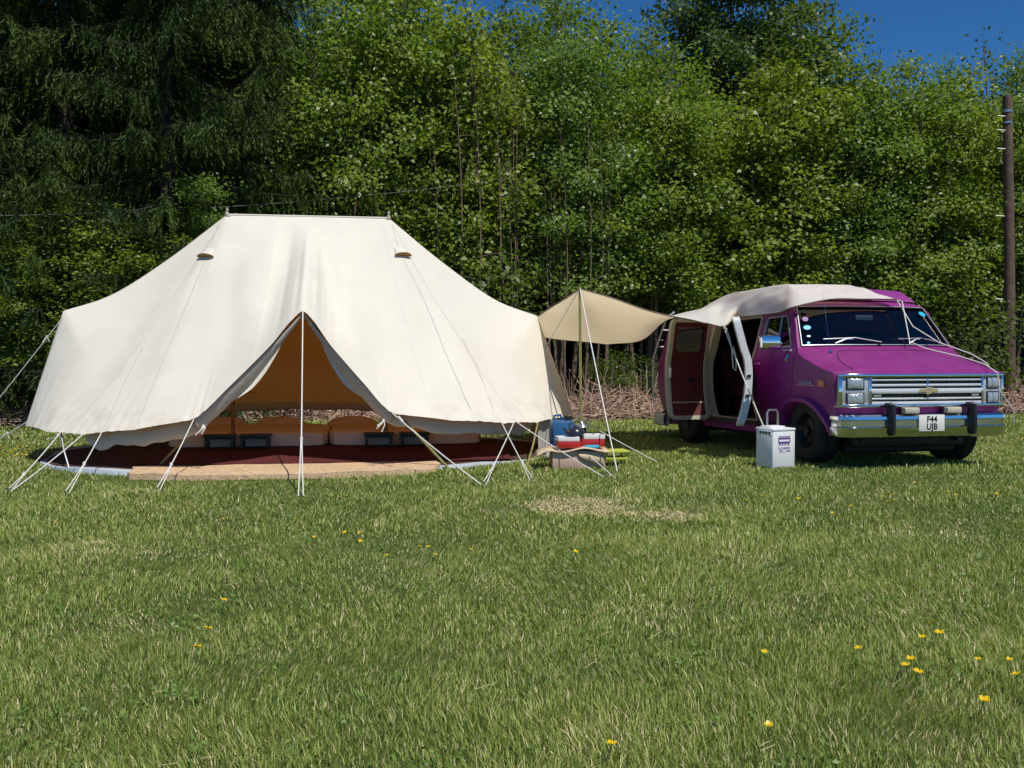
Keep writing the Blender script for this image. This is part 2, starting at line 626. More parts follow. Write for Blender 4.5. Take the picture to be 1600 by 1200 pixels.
def wrinkle(p, c, s):
    """soft tension folds fanning up from the doorway apex, and slack between seams"""
    d = 0.0
    if 5 < c < 11:
        a = c - 8.0
        f = max(0.0, min(1.0, s / 4.0))
        env = math.exp(-(a / 1.0) ** 2) * max(0.0, f - .12) ** .8 * (1 - .75 * max(0, f - .72) / .28)
        d += .011 * env * (math.cos(a * 13 + .4) + .6 * math.cos(a * 23 + 1.9 * f + 1.0))
        d -= .075 * math.exp(-((abs(a) - .9) / .55) ** 2) * math.sin(math.pi * min(1, f * 1.02)) ** 1.3
    for gc in (1.4, 2.1, 2.9, 3.5, 5.0, 11.0, 12.5, 13.1, 13.9, 15.0):
        if abs(c - gc) < .6 and s > 2.9:
            d += .011 * (s - 2.9) / 1.1 * math.exp(-((c - gc) / .26) ** 2) * math.cos((c - gc) * 30)
    d += 0.007 * math.sin(2.1 * c + 1.7 * s) * math.sin(math.pi * s / 4) + .004 * math.sin(5.3 * c - 2.2 * s) * math.sin(math.pi * s / 4)
    return Vector((0, -d if p.y < 0 else d, d * .6))


SUBC, SUBR = 14, 60
grid = []
for r in range(SUBR + 1):
    s = 4.0 * r / SUBR
    row = []
    for j in range(NK * SUBC):
        c = j / SUBC
        p = canvas_pt(c, s)
        row.append(p + wrinkle(p, c, s))
    grid.append(row)
mb = MB()
mb.grid(grid, closed=True)
# ridge cap so the sheet is closed along the top
mb.tube([(-1.02, 0, ZR), (1.02, 0, ZR)], .014, 6, 0)
FR = [(c, s, grid[r][j]) for r, s in [(r, 4.0 * r / SUBR) for r in range(SUBR + 1)] for j, c in [(j, j / SUBC) for j in range(NK * SUBC)] if 1 <= c <= 15]
FRP = np.array([proj(TW(*p)) for (_, _, p) in FR])


def surf(px, py):
    """point and outward normal on the front canvas seen at a photo pixel"""
    i = int(np.argmin(((FRP - np.array([px, py])) ** 2).sum(1)))
    c, s, _ = FR[i]
    best = None
    for dc in np.linspace(-.12, .12, 13):
        for ds in np.linspace(-.09, .09, 13):
            ss = min(4, max(0, s + ds))
            p = canvas_pt(c + dc, ss)
            p = p + wrinkle(p, c + dc, ss)
            q = proj(TW(*p))
            e = (q[0] - px) ** 2 + (q[1] - py) ** 2
            if best is None or e < best[0]:
                best = (e, c + dc, ss, p)
    _, c, s, p = best
    a = canvas_pt(c + .05, s) - canvas_pt(c - .05, s)
    b = canvas_pt(c, min(4, s + .05)) - canvas_pt(c, max(0, s - .05))
    n = a.cross(b).normalized()
    if n.y > 0:
        n = -n
    return p, n


def strip(path, width, mi, lift=.004):
    P = []
    pts = [surf(*q) for q in path]
    for i, (p, n) in enumerate(pts):
        d = (pts[min(i + 1, len(pts) - 1)][0] - pts[max(0, i - 1)][0]).normalized()
        sd = d.cross(n).normalized() * width / 2
        P.append([p - sd + n * lift, p + sd + n * lift])
    mb.grid(P, mi)


def dense(pts, n=14):
    ps = [Vector((a, b, 0)) for a, b in pts]
    return [tuple(cr(ps, t)[:2]) for t in np.linspace(0, len(ps) - 1, n)]


strip(dense([(343, 348), (322, 404), (290, 480), (252, 570), (216, 658)]), .014, 1)
strip(dense([(612, 352), (630, 404), (668, 480), (704, 570), (736, 640)]), .014, 1)
strip(dense([(722, 528), (745, 575), (772, 640)], 8), .012, 1)
strip(dense([(222, 545), (196, 595), (163, 668)], 8), .012, 1)
for c in (2.6, 4.3, 6.6, 9.4, 11.7, 13.4):
    P_ = []
    for ss in np.linspace(.12, 3.98, 50):
        p = canvas_pt(c, ss) + wrinkle(canvas_pt(c, ss), c, ss)
        q = canvas_pt(c + .02, ss) + wrinkle(canvas_pt(c + .02, ss), c + .02, ss)
        d_ = (q - p).normalized()
        P_.append([p + Vector((0, -.0035, .002)) - d_ * .004, p + Vector((0, -.0035, .002)) + d_ * .004])
    mb.grid(P_, 2)
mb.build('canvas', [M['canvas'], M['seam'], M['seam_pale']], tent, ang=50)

# vent hoods
for (px, py) in ((322, 402), (629, 400)):
    p, n = surf(px, py)
    up = (Vector((0, 0, 1)) - n * n.z).normalized()
    sd = up.cross(n).normalized()
    Mx = Matrix(((sd.x, up.x, n.x, p.x), (sd.y, up.y, n.y, p.y), (sd.z, up.z, n.z, p.z), (0, 0, 0, 1)))
    v = MB()
    P = []
    for i in range(7):
        t = i / 6
        P.append([((1 - .25 * t) * .125 * math.cos(a) * (1 - t * .3), -.005 + .15 * t * t, .072 * math.sin(a) * (1 - t) ** .8 + .004) for a in np.linspace(0, math.pi, 12)])
    v.grid(P, 0, M=Mx)
    P2 = [[(.120 * math.cos(a), -.004, k * .067 * math.sin(a) + .003) for a in np.linspace(0, math.pi, 12)] for k in (0, 1)]
    v.grid(P2, 1, M=Mx)
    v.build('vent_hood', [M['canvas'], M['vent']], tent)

# rolled wall hanging under the eave
def rollwall(cs, r0=.05, drop=.05, name='rolled_wall', squash=1.6, k=0):
    pts = [canvas_pt(c, 4.0) for c in cs]
    P = []
    for i, p in enumerate(pts):
        d = (pts[min(i + 1, len(pts) - 1)] - pts[max(0, i - 1)]).normalized()
        inw = Vector((-p.x, -p.y, 0)).normalized()
        e = i / (len(pts) - 1)
        rr = r0 * (1 + .10 * math.sin(e * 19 + k) + .06 * math.sin(e * 43 + k)) * min(1, .15 + 9 * e, .15 + 9 * (1 - e))
        c0 = p + inw * (.13 + rr) + Vector((0, 0, -drop - rr * .6 - .012 * math.sin(e * 14 + k)))
        sd = d.cross(Vector((0, 0, 1))).normalized()
        P.append([c0 + sd * rr * .8 * math.cos(a) + Vector((0, 0, 1)) * rr * squash * math.sin(a) for a in np.linspace(0, 2 * math.pi, 13)[:-1]])
    m_ = MB()
    m_.grid(P, 0, closed=True)
    m_.build(name, M['canvas_shaded'], tent)


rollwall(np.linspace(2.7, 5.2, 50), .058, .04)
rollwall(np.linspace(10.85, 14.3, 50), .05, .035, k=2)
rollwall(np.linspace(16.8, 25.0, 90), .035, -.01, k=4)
# hanging end wall at the right of the tent, let down to the turf
m_ = MB()
P = []
for c in np.linspace(14.25, 16.6, 26):
    p = canvas_pt(c, 4.0)
    inw = Vector((-p.x, -p.y, 0)).normalized()
    wv = .035 * math.sin(c * 17)
    P.append([p + inw * (.07 + wv * t) + Vector((0, 0, -p.z * t + .01)) for t in np.linspace(0, 1, 7)])
m_.grid(P)
m_.build('side_wall', M['canvas_shaded'], tent)

# door flaps rolled back along both edges of the opening
for D, sg in ((DL, -1), (DR, 1)):
    P = []
    for i in range(25):
        t = i / 24
        p = doorpt(D, 1 - t) if t < 1 else D.copy()
        wd = .02 + .165 * min(1, t * 1.8) * (1 - .1 * t) + .008 * math.sin(i * .7)
        din = Vector((-sg * .30, .72, -.66)).normalized()
        row = []
        for a in np.linspace(0, 2 * math.pi, 13)[:-1]:
            e = .5 + .5 * math.cos(a)
            row.append(p + Vector((0, .035, -.012)) + din * wd * (1 - e) + Vector((0, .66, .72)) * (.012 + .022 * t) * math.sin(a))
        P.append(row)
    m_ = MB()
    m_.grid(P, 0, closed=True)
    # pale inner edge of the flap folding out
    P = []
    for i in range(16):
        t = .22 + .5 * i / 15
        p = doorpt(D, 1 - t)
        wd = .02 + .165 * min(1, t * 1.8) * (1 - .1 * t)
        a = p + Vector((0, .035, -.012)) + Vector((-sg * .30, .72, -.66)).normalized() * wd * .97
        hang = .075 * math.sin(math.pi * i / 15)
        P.append([a, a + Vector((-sg * .30, -.25, -.75)) * hang])
    m_.grid(P, 1)
    f = m_.build('door_flap', [M['canvas_shaded'], M['canvas']], tent)
    q = doorpt(D, .03) + Vector((-sg * .06, .05, -.12))
    tm = MB()
    for k in range(4):
        e = q + Vector((random.uniform(-.08, .05), -.03, -.03 - random.uniform(0, .09)))
        tm.tube([q + Vector((0, -.06, .03)), q.lerp(e, .5) + Vector((.02, -.07, .02)), e + Vector((0, -.07, 0))], .006, 6)
    tm.build('door_tie', M['rope'], f)

# poles
for u in (-.97, .97):
    pm = MB()
    pm.tube([(u * .98, .02, 0), (u, 0, ZR - .02)], .024, 10)
    pole = pm.build('centre_pole', M['wood_pole'], tent)
    fm = MB()
    fm.lathe([(.0, .09), (.012, .085), (.02, .06), (.012, .035), (.024, .02), (.024, -.02)], 10, Matrix.Translation((u * 1.03, 0, ZR)))
    fm.build('finial', M['jamb'], pole)
    if u < 0:
        hm = MB()
        hm.tube([(u - .06, -.03, .735), (u + .30, -.10, .775)], .009, 6)
        for k in range(5):
            x = u + .02 + k * .055
            hm.tube([(x, -.05 - k * .01, .74 + .006 * k), (x + .01, -.055, .82)], .004, 5)
        hm.build('hanging_rail', M['wood_pole'], pole)
for (px, py, sg) in ((239, 738, -1), (703, 734, 1)):
    q = TL(gnd(px, py))
    pm = MB()
    pm.tube([q, AP + Vector((.01 * sg, .05, -.03))], .014, 8)
    pm.build('door_pole', M['olive_pole'], tent)
for (px, py, c) in ((110, 738, 2.35), (822, 733, 14.1)):
    q = TL(gnd(px, py))
    top = canvas_pt(c, 4.0)
    pm = MB()
    pm.tube([q, (q.x * .5 + top.x * .5, q.y * .5 + top.y * .5, top.z * .5), (top.x, top.y + .06, top.z + .02)], .011, 8)
    pm.build('wall_pole', M['steel'] if px < 400 else M['olive_pole'], tent)
for c in (17.4, 19.2, 21.0, 22.6):
    top = canvas_pt(c, 4.0)
    pm = MB()
    pm.tube([(top.x * 1.02, top.y * 1.02, 0), top + Vector((0, 0, .02))], .011, 6)
    pm.build('wall_pole', M['steel'], tent)


def rope(a, b, parent, m=None, r=.0058, double=0.0, sag=.015, peg=True, toggle=0.0, loc=True):
    """guy line from a (world) to the peg b (world); double = share of the length, from the peg, that runs as two strands"""
    a, b = Vector(a), Vector(b)
    t_ = MB()
    f = TL if loc else (lambda p: p)

    def pt(t):
        p = a.lerp(b, t)
        p.z -= sag * 4 * t * (1 - t)
        return p
    L = (b - a).length
    sd = (b - a).cross(Vector((0, 0, 1))).normalized()
    if double:
        t0 = 1 - double
        t_.tube([f(pt(t)) for t in np.linspace(0, t0, 5)], r, 6)
        for s_ in (-1, 1):
            t_.tube([f(pt(t) + sd * s_ * (.003 + .018 * (t - t0) / double)) for t in np.linspace(t0, 1, 5)], r * .8, 6)
        t_.sphere(f(pt(t0)), .016, 8, sc=(1, 1, 1.5))
    else:
        t_.tube([f(pt(t)) for t in np.linspace(0, 1, 7)], r, 6)
    if toggle:
        q = pt(toggle)
        t_.tube([f(q + Vector((0, 0, .02))), f(q + (b - a).normalized() * .09)], .012, 6)
        t_.tube([f(q), f(q + Vector((.03, -.01, -.05)))], .004, 5)
    o = t_.build('guy_rope', m or M['rope'], parent)
    if peg:
        d = (a - b).normalized()
        p_ = MB()
        p_.tube([f(b + Vector((0, 0, -.09)) + d * .0), f(b + Vector((-d.x * .03, -d.y * .03, .035)))], .008, 6)
        p_.build('peg', M['steel'], o)
    return o


def cw(c, s=4.0):
    return TW(*canvas_pt(c, s))


def atpeg(px, py):
    return gnd(px, py) + Vector((0, 0, .015))


def grab(px, py):
    p, n = surf(px, py)
    return TW(*p)


# guys
shL = TW(-2.98, 0, 1.66)
rope(shL, TW(-4.35, .35, .02), tent, toggle=.12)
rope(grab(40, 660), TW(-4.0, -.25, .02), tent, toggle=.3)
rope(grab(97, 672), atpeg(13, 770), tent, double=.25)
rope(grab(133, 676), atpeg(16, 771), tent)
rope(grab(161, 672), atpeg(103, 775), tent, double=.45)
rope(TW(*DL), atpeg(246, 769), tent, double=.35)
rope(TW(*AP), atpeg(470, 778), tent, double=.27, r=.007)
rope(TW(*DR), atpeg(752, 760), tent, toggle=.08, r=.0065)
rope(grab(782, 657), atpeg(832, 754), tent, double=.3)
rope(grab(804, 659), atpeg(756, 760), tent, double=.28)
rope(grab(806, 659), atpeg(944, 748), tent)
rope(grab(860, 655), atpeg(962, 750), tent)
rope(cw(15.9), atpeg(1027, 724), tent, toggle=.18)
for c, L in ((17.5, 1.5), (19.0, 1.6), (20.0, 1.5), (21.2, 1.6), (22.8, 1.5)):
    p = cw(c)
    d = Vector((p.x - TX, p.y - TY, 0)).normalized()
    q = p + d * L
    q.z = float(G(q.x, q.y)) + .01
    rope(p, q, tent)

# ---------------------------------------------------------------- floor coverings and furniture of the tent
def flatsheet(name, outline, z, thick, m, label, cat, wav=.0, n=64, edge=.0):
    """a sheet lying on the turf; outline is a function of angle giving (u, v)"""
    v = MB()
    P = []
    for rr in (0.0, .35, .65, .85, .95, 1.0):
        row = []
        for k in range(n):
            a = 2 * math.pi * k / n
            u, vv = outline(a)
            q = TW(u * rr, vv * rr)
            row.append((u * rr, vv * rr, z + wav * math.sin(5 * a + 7 * rr) * rr + wav * .6 * math.sin(13 * a) * rr ** 3))
        P.append(row)
    P.append([(p[0] * 1.004, p[1] * 1.004, z - thick) for p in P[-1]])
    v.grid(P, 0, closed=True)
    o = v.build(name, m)
    o.location = (TX, TY, 0)
    o.rotation_euler = (0, 0, TA)
    return tag(o, label, cat)


def oval(a_, b_, p=2.3, jit=.02):
    def f(t):
        c, s = math.cos(t), math.sin(t)
        j = 1 + jit * math.sin(7 * t) + jit * .7 * math.sin(11 * t + 1)
        return (a_ * math.copysign(abs(c) ** (2 / p), c) * j, b_ * math.copysign(abs(s) ** (2 / p), s) * j)
    return f


def rectf(u0, u1, v0, v1, p=12, jit=.006):
    def f(t):
        c, s = math.cos(t), math.sin(t)
        j = 1 + jit * math.sin(9 * t) + jit * math.sin(17 * t + 2)
        return ((u1 - u0) / 2 * math.copysign(abs(c) ** (2 / p), c) * j, (v1 - v0) / 2 * math.copysign(abs(s) ** (2 / p), s) * j)
    return f


flatsheet('groundsheet', oval(3.12, 2.36, 2.25, .012), .035, .04, M['sheet'], 'pale blue oval groundsheet whose wavy edge shows at both sides of the tent', 'groundsheet', wav=.010)


def mat_on(name, u0, u1, v0, v1, z, m, label, cat, wav=.004, jit=.006, p=12, th=.012):
    o = flatsheet(name, rectf(u0, u1, v0, v1, p, jit), z, th, m, label, cat, wav, 72)
    o.location = TW((u0 + u1) / 2, (v0 + v1) / 2)
    return o


mat_on('carpet', -3.0, 3.0, -2.12, 1.8, .047, M['brown_rug'], 'dark brown carpet covering the tent floor out to both ends', 'carpet', p=2.4)
mat_on('rug', -1.75, 2.35, -1.75, .1, .078, M['red_rug'], 'dark red wool rug in the middle of the tent floor', 'rug')
mat_on('doormat', -1.72, 1.47, -2.60, -1.45, .060, M['jute'], 'sunlit tan jute mat across the tent doorway', 'mat', wav=.008, jit=.016, p=3.4, th=.06)


def soft_box(c, size, puff=.03, seed=0, mbx=None, mi=0, e=6):
    """rounded, slightly lumpy padded block"""
    bm = bmesh.new()
    bmesh.ops.create_cube(bm, size=1)
    bmesh.ops.subdivide_edges(bm, edges=bm.edges[:], cuts=7, use_grid_fill=True)
    r_ = random.Random(seed)
    ph = [r_.uniform(0, 6) for _ in range(6)]
    for v in bm.verts:
        x, y, z = v.co * 2
        d = (abs(x) ** e + abs(y) ** e + abs(z) ** e) ** (1 / e)
        x, y, z = x / d, y / d, z / d
        q = Vector((x * size[0] / 2, y * size[1] / 2, z * size[2] / 2))
        k = puff * (math.sin(3 * x + ph[0]) * math.sin(4 * y + ph[1]) + .5 * math.sin(9 * x + ph[2]) * math.sin(7 * y + ph[3]))
        if z > -.5:
            q.z += k
        v.co = q + Vector(c)
    (mbx or MB()).bm(bm, None, mi)


beds = [(-.78, 'left-hand double floor bed with a peach duvet, at the back of the tent'), (1.22, 'right-hand double floor bed with a peach duvet, at the back of the tent')]
for bu, lab in beds:
    t = thing('floor_bed', lab, 'bed', TW(bu, 1.0, .07), TA, 'floor beds at the back of the tent')
    b_ = MB()
    soft_box((0, 0, .06), (1.86, 1.9, .12), puff=.004, seed=1, mbx=b_)
    b_.build('mattress', M['pillow'], t)
    b_ = MB()
    soft_box((0, -.16, .095), (1.98, 1.70, .195), puff=.012, seed=int(bu * 10) + 20, mbx=b_, e=11)
    b_.build('duvet', M['duvet'], t)
pl = [(-1.34, 'peach pillow furthest to the left on the left-hand floor bed'), (-.49, 'peach pillow on the left-hand floor bed, right of the wooden tent pole'),
      (.50, 'peach pillow on the right-hand floor bed, right of the front guy rope'), (1.56, 'peach pillow furthest to the right on the right-hand floor bed')]
for i, (pu, lab) in enumerate(pl):
    b_ = MB()
    bm = bmesh.new()
    bmesh.ops.create_cube(bm, size=1)
    bmesh.ops.subdivide_edges(bm, edges=bm.edges[:], cuts=9, use_grid_fill=True)
    for v in bm.verts:
        x, y, z = v.co * 2
        e = 4
        th = .10 * (max(0, 1 - abs(x) ** 2.6) * max(0, 1 - abs(z) ** 2.6)) ** .5 + .004
        v.co = Vector((x * .37 * (1 - .06 * abs(z)), y * th, z * .215 * (1 - .42 * abs(x) ** 3.2) + .008 * math.sin(5 * x + i)))
    b_.bm(bm)
    o = b_.build('pillow', M['pillow'])
    o.location = TW(pu, 1.60, .215)
    o.rotation_euler = (R(-66), R((-3, 2, -2, 4)[i]), TA)
    tag(o, lab, 'pillow', 'pillows on the floor beds')

bn = [(-1.09, -.15, 'small dark teal bench left of the left tent pole'), (-.66, -.15, 'small dark teal bench right of the left tent pole'),
      (.86, -.15, 'small dark teal bench left of the right tent pole'), (1.31, -.15, 'small dark teal bench right of the right tent pole')]
for i, (bu, bv, lab) in enumerate(bn):
    if i == 0:
        t = thing('low_bench', lab, 'bench', TW(bu, bv, .092), TA, 'low benches on the rug')
        b0 = t
        b_ = MB().box((0, 0, .150), (.38, .24, .028), bev=.006)
        b_.build('bench_top', M['bench'], t)
        for sx_ in (-.155, .155):
            b_ = MB()
            b_.box((sx_, 0, .068), (.035, .20, .136), bev=.004)
            b_.build('leg', M['bench'], t)
        MB().box((0, -.08, .125), (.275, .018, .032)).build('apron', M['bench'], t)
    else:
        t = dup(b0, lab)
        t.location = TW(bu, bv, .092)

# ------------------------------------------------------------------ van
VA = 0.2146
VX, VY, VZ = 4.225, 9.571, 0.0
VZ = .02
VP = .021             # the tail squats a little


def VW(x, y, z):
    fx, fy = math.sin(VA), -math.cos(VA)
    return Vector((VX + x * fx - y * fy, VY + x * fy + y * fx, z + VZ + VP * x))


van = thing('camper_van', 'purple camper van with chrome bumper and its side doors standing open', 'van', (VX, VY, VZ), VA - math.pi / 2)
van.rotation_euler = (0, -VP, VA - math.pi / 2)

HZ = [.38, .50, .62, .80, 1.00, 1.15, 1.24, 1.30, 1.45, 1.62, 1.78, 1.90]
HW = [.865, .915, .95, .985, 1.00, .995, .98, .953, .915, .872, .828, .765]


def hw(z):
    return float(np.interp(z, HZ, HW))


def hws(z):  # smoothed
    return sum(hw(z + d) for d in (-.04, -.02, 0, .02, .04)) / 5


def taper(x):
    t = max(0.0, (x + .75) / .55)
    r = max(0.0, (-4.65 - x) / .5)
    return 1 - .032 * min(1, t) ** 2 - .03 * min(1, r) ** 2


def side_y(x, z):
    # belt crease and slight bulge of the flank
    return hws(z) * taper(x)


# rows of the centre-line sheet: x, z, bow (how far the edge sits back), drop (how far the edge sits lower)
rows = [(-.165, .50, .10, .0), (-.150, .62, .10, .0), (-.14, .80, .10, .0), (-.135, .98, .10, .0), (-.135, 1.045, .10, .012), (-.150, 1.085, .10, .03), (-.195, 1.112, .10, .05),
        (-.34, 1.158, .10, .065), (-.52, 1.215, .10, .07), (-.72, 1.275, .10, .06), (-.83, 1.305, .10, .045),
        (-.865, 1.318, .10, .02), (-.895, 1.345, .105, .01), (-1.06, 1.565, .10, .005), (-1.225, 1.785, .09, .01),
        (-1.25, 1.812, .085, .012), (-1.29, 1.838, .08, .018), (-1.37, 1.858, .06, .03), (-1.6, 1.872, .02, .04),
        (-2.3, 1.885, 0, .045), (-3.4, 1.89, 0, .045), (-4.4, 1.88, 0, .045), (-4.80, 1.855, -.01, .045), (-4.98, 1.80, -.03, .03),
        (-5.06, 1.70, -.05, .01), (-5.12, 1.45, -.06, 0), (-5.16, 1.15, -.06, 0), (-5.16, .80, -.06, 0), (-5.13, .42, -.06, 0)]
TT = np.array([-1, -.985, -.955, -.92, -.88, -.8, -.66, -.5, -.33, -.165, 0, .165, .33, .5, .66, .8, .88, .92, .955, .985, 1])
GLASS_ROWS = (12, 14)


def shell_pt(row, t):
    x, z, bow, drop = row
    pw = 5.0 if x > -.86 and z < 1.32 else (2.2 if z < 1.8 and x > -1.4 else 4.0)
    xe, ze = x - bow * abs(t) ** pw, z - drop * abs(t) ** 6
    W = side_y(x - bow, z - drop)
    return Vector((xe, W * t, ze))


shell = [[shell_pt(r_, t) for t in TT] for r_ in rows]
body = MB()
wind = MB()
NG = 2                      # columns outside the glass on each side
for i in range(len(rows) - 1):
    for j in range(len(TT) - 1):
        q = [shell[i][j], shell[i][j + 1], shell[i + 1][j + 1], shell[i + 1][j]]
        if GLASS_ROWS[0] <= i < GLASS_ROWS[1] and NG <= j < len(TT) - 1 - NG + 0:
            wind.add([p + Vector((-.012, 0, -.006)) for p in q], [(0, 1, 2, 3)])
        else:
            body.add(q, [(0, 1, 2, 3)])


def weld(mbx, d=.0006):
    bm = bmesh.new()
    vs = [bm.verts.new(p) for p in mbx.v]
    for f, mi in zip(mbx.f, mbx.m):
        try:
            ff = bm.faces.new([vs[i] for i in f])
            ff.material_index = mi
        except ValueError:
            pass
    bmesh.ops.remove_doubles(bm, verts=bm.verts, dist=d)
    r_ = MB()
    bm.verts.index_update()
    r_.v = [tuple(v.co) for v in bm.verts]
    r_.f = [tuple(v.index for v in f.verts) for f in bm.faces]
    r_.m = [f.material_index for f in bm.faces]
    bm.free()
    return r_


def arc(cx, cz, r_, a0, a1, n=14):
    return [(cx + r_ * math.cos(a), cz + r_ * math.sin(a)) for a in np.linspace(a0, a1, n)]


XF, XRW, WR = -.87, -4.12, .36     # axles and wheel radius
edge_top = [(p.x, p.z) for p in (shell[i][-1] for i in range(len(rows)))]
AA, AB = .47, .375
bot = .35
# outline runs from the nose over the roof to the tail, then forward along the sill
a_r = math.asin((bot - .36) / AB)


def arch(cx, ga=0.0, gb=0.0, n=18, lo=a_r, hi=math.pi - a_r):
    return [(cx + (AA + ga) * math.copysign(abs(math.cos(a)) ** .85, math.cos(a)), .36 + (AB + gb) * (math.copysign(abs(math.sin(a)) ** .9, math.sin(a)))) for a in np.linspace(hi, lo, n)]


outline = edge_top + [(-5.05, bot)] + arch(XRW) + arch(XF) + [(-.38, .44), (-.28, .47)]


def clean(poly, eps=.004):
    out = []
    for p in poly:
        if not out or (abs(p[0] - out[-1][0]) + abs(p[1] - out[-1][1])) > eps:
            out.append(p)
    if (abs(out[0][0] - out[-1][0]) + abs(out[0][1] - out[-1][1])) <= eps:
        out.pop()
    return out


def inpoly(p, poly):
    x, y = p
    r_ = False
    n = len(poly)
    for i in range(n):
        x1, y1 = poly[i]
        x2, y2 = poly[(i + 1) % n]
        if (y1 > y) != (y2 > y) and x < (x2 - x1) * (y - y1) / (y2 - y1) + x1:
            r_ = not r_
    return r_


def rounded(poly, r_, n=4):
    out = []
    k = len(poly)
    for i in range(k):
        a, b, c = Vector(poly[i - 1]), Vector(poly[i]), Vector(poly[(i + 1) % k])
        p, q = b + (a - b).normalized() * r_, b + (c - b).normalized() * r_
        for j in range(n + 1):
            t = j / n
            out.append(tuple((p * (1 - t) ** 2 + b * 2 * t * (1 - t) + q * t * t)))
    return out


def densify(poly, step):
    out = []
    for i in range(len(poly)):
        a, b = Vector(poly[i]), Vector(poly[(i + 1) % len(poly)])
        n = max(1, int((b - a).length / step))
        for k in range(n):
            out.append(tuple(a.lerp(b, k / n)))
    return out


def panel(outer, holes, step=.07):
    """triangles (as 2-D points) of a flat outline with holes"""
    outer = densify(clean(outer), step)
    holes = [densify(clean(h), step) for h in holes]
    vs, es = [], []
    for loop in [outer] + holes:
        o = len(vs)
        vs += [Vector(p) for p in loop]
        es += [(o + i, o + (i + 1) % len(loop)) for i in range(len(loop))]
    xs = [p[0] for p in outer]
    zs = [p[1] for p in outer]
    x = min(xs) + step / 2
    while x < max(xs):
        z = min(zs) + step / 2
        while z < max(zs):
            if inpoly((x, z), outer) and not any(inpoly((x, z), h) for h in holes):
                vs.append(Vector((x, z)))
            z += step * .75
        x += step
    V2, E2, F2, *_ = delaunay_2d_cdt(vs, es, [], 0, 1e-5)
    fs = []
    for f in F2:
        c = sum((V2[i] for i in f), Vector((0, 0))) / len(f)
        if inpoly(c, outer) and not any(inpoly(c, h) for h in holes):
            fs.append(tuple(f))
    return [tuple(v) for v in V2], fs


win_front = rounded([(-1.12, 1.335), (-1.86, 1.335), (-1.86, 1.70), (-1.38, 1.70)], .05)
# split the door glass at the quarter-light bar
win_rear = rounded([(-3.52, 1.335), (-4.70, 1.335), (-4.70, 1.68), (-3.52, 1.68)], .06)
DO0, DO1 = -1.97, -3.34       # side door opening
door_open = rounded([(DO0, .45), (DO1, .45), (DO1, 1.755), (DO0, 1.755)], .09)


def side_panel(sgn, holes):
    vs, fs = panel(outline, holes)
    return [(x, sgn * side_y(x, z), z) for x, z in vs], fs


vs, fs = side_panel(-1, [win_front, win_rear, door_open])
body.add(vs, fs)
vs, fs = side_panel(1, [win_front, win_rear])
body.add(vs, fs)
# under-tray, rear valance
body.add([(-.28, -.9, .45), (-.28, .9, .45), (-5.1, .9, .45), (-5.1, -.9, .45)], [(0, 1, 2, 3)], 1)
bod = weld(body, .003).build('body', [M['paint'], M['black']], van, ang=34)


def ring(loop, inner, depth, sgn, off=.0):
    """trim running round an opening: loop and inner are matching 2-D outlines"""
    P = []
    for a, b in zip(loop, inner):
        P.append([(a[0], sgn * (side_y(*a) + off), a[1]), (b[0], sgn * (side_y(*b) + off), b[1]), (b[0], sgn * (side_y(*b) - depth), b[1])])
    n = len(P)
    P = [[P[i % n][k] for i in range(n + 1)] for k in range(3)]
    return P


def shrink(loop, d):
    cx = sum(p[0] for p in loop) / len(loop)
    cz = sum(p[1] for p in loop) / len(loop)
    out = []
    for i in range(len(loop)):
        a, b, c = Vector(loop[i - 1]), Vector(loop[i]), Vector(loop[(i + 1) % len(loop)])
        t = (c - a).normalized()
        n = Vector((-t.y, t.x))
        if n.dot(Vector((cx, cz)) - b) < 0:
            n = -n
        out.append(tuple(b + n * d))
    return out


for sgn in (-1, 1):
    for k, wl in enumerate((win_front, win_rear)):
        lp = densify(clean(wl), .05)
        v2, f2 = panel(lp, [])
        g = MB().add([(x, sgn * (side_y(x, z) - .015), z) for x, z in v2], f2)
        wo = g.build('side_window', M['win'], van)
        t_ = MB()
        t_.grid(ring(lp, shrink(lp, .016), .018, sgn, .004))
        if k == 0:
            t_.tube([(-1.46, sgn * (side_y(-1.46, 1.34)), 1.335), (-1.50, sgn * side_y(-1.5, 1.7), 1.70)], .011, 6)
        t_.build('window_trim', M['silver'] if k == 0 else M['black'], wo)
w_ = weld(wind, .001).build('windscreen', M['wind'], van)
# rubber round the screen
P = [shell[12][j] for j in range(NG, len(TT) - NG)] + [shell[13][len(TT) - 1 - NG]] + [shell[14][j] for j in range(len(TT) - 1 - NG, NG - 1, -1)] + [shell[13][NG], shell[12][NG]]
t_ = MB().tube([p + Vector((.004, 0, .003)) for p in P], .011, 6)
t_.build('screen_rubber', M['black'], w_)
t_ = MB().tube([p + Vector((.012, 0, .01)) for p in P], .005, 6)
t_.build('screen_trim', M['silver'], w_)


def on_screen(t, k, lift=.006):
    """point on the outside of the windscreen: t across (-1..1 vehicle right..left), k up (0..1)"""
    r0, r1 = rows[12], rows[14]
    rr = tuple(lerp(r0[i], r1[i], k) for i in range(4))
    p = shell_pt(rr, t)
    return p + Vector((lift, 0, lift * .8))


def disc_on_screen(t, k, r_, m, sq=1.0):
    c = on_screen(t, k)
    a = (on_screen(t + .03, k) - on_screen(t - .03, k)).normalized()
    b = (on_screen(t, k + .05) - on_screen(t, k - .05)).normalized()
    vs = [c + a * r_ * math.cos(q) + b * r_ * sq * math.sin(q) for q in np.linspace(0, 2 * math.pi, 17)[:-1]]
    n = a.cross(b).normalized() * .0015
    return MB().add(vs + [v + n for v in vs], [tuple(range(16)), tuple(range(16, 32))] + [(i, (i + 1) % 16, 16 + (i + 1) % 16, 16 + i) for i in range(16)]).build('sticker', m, w_)


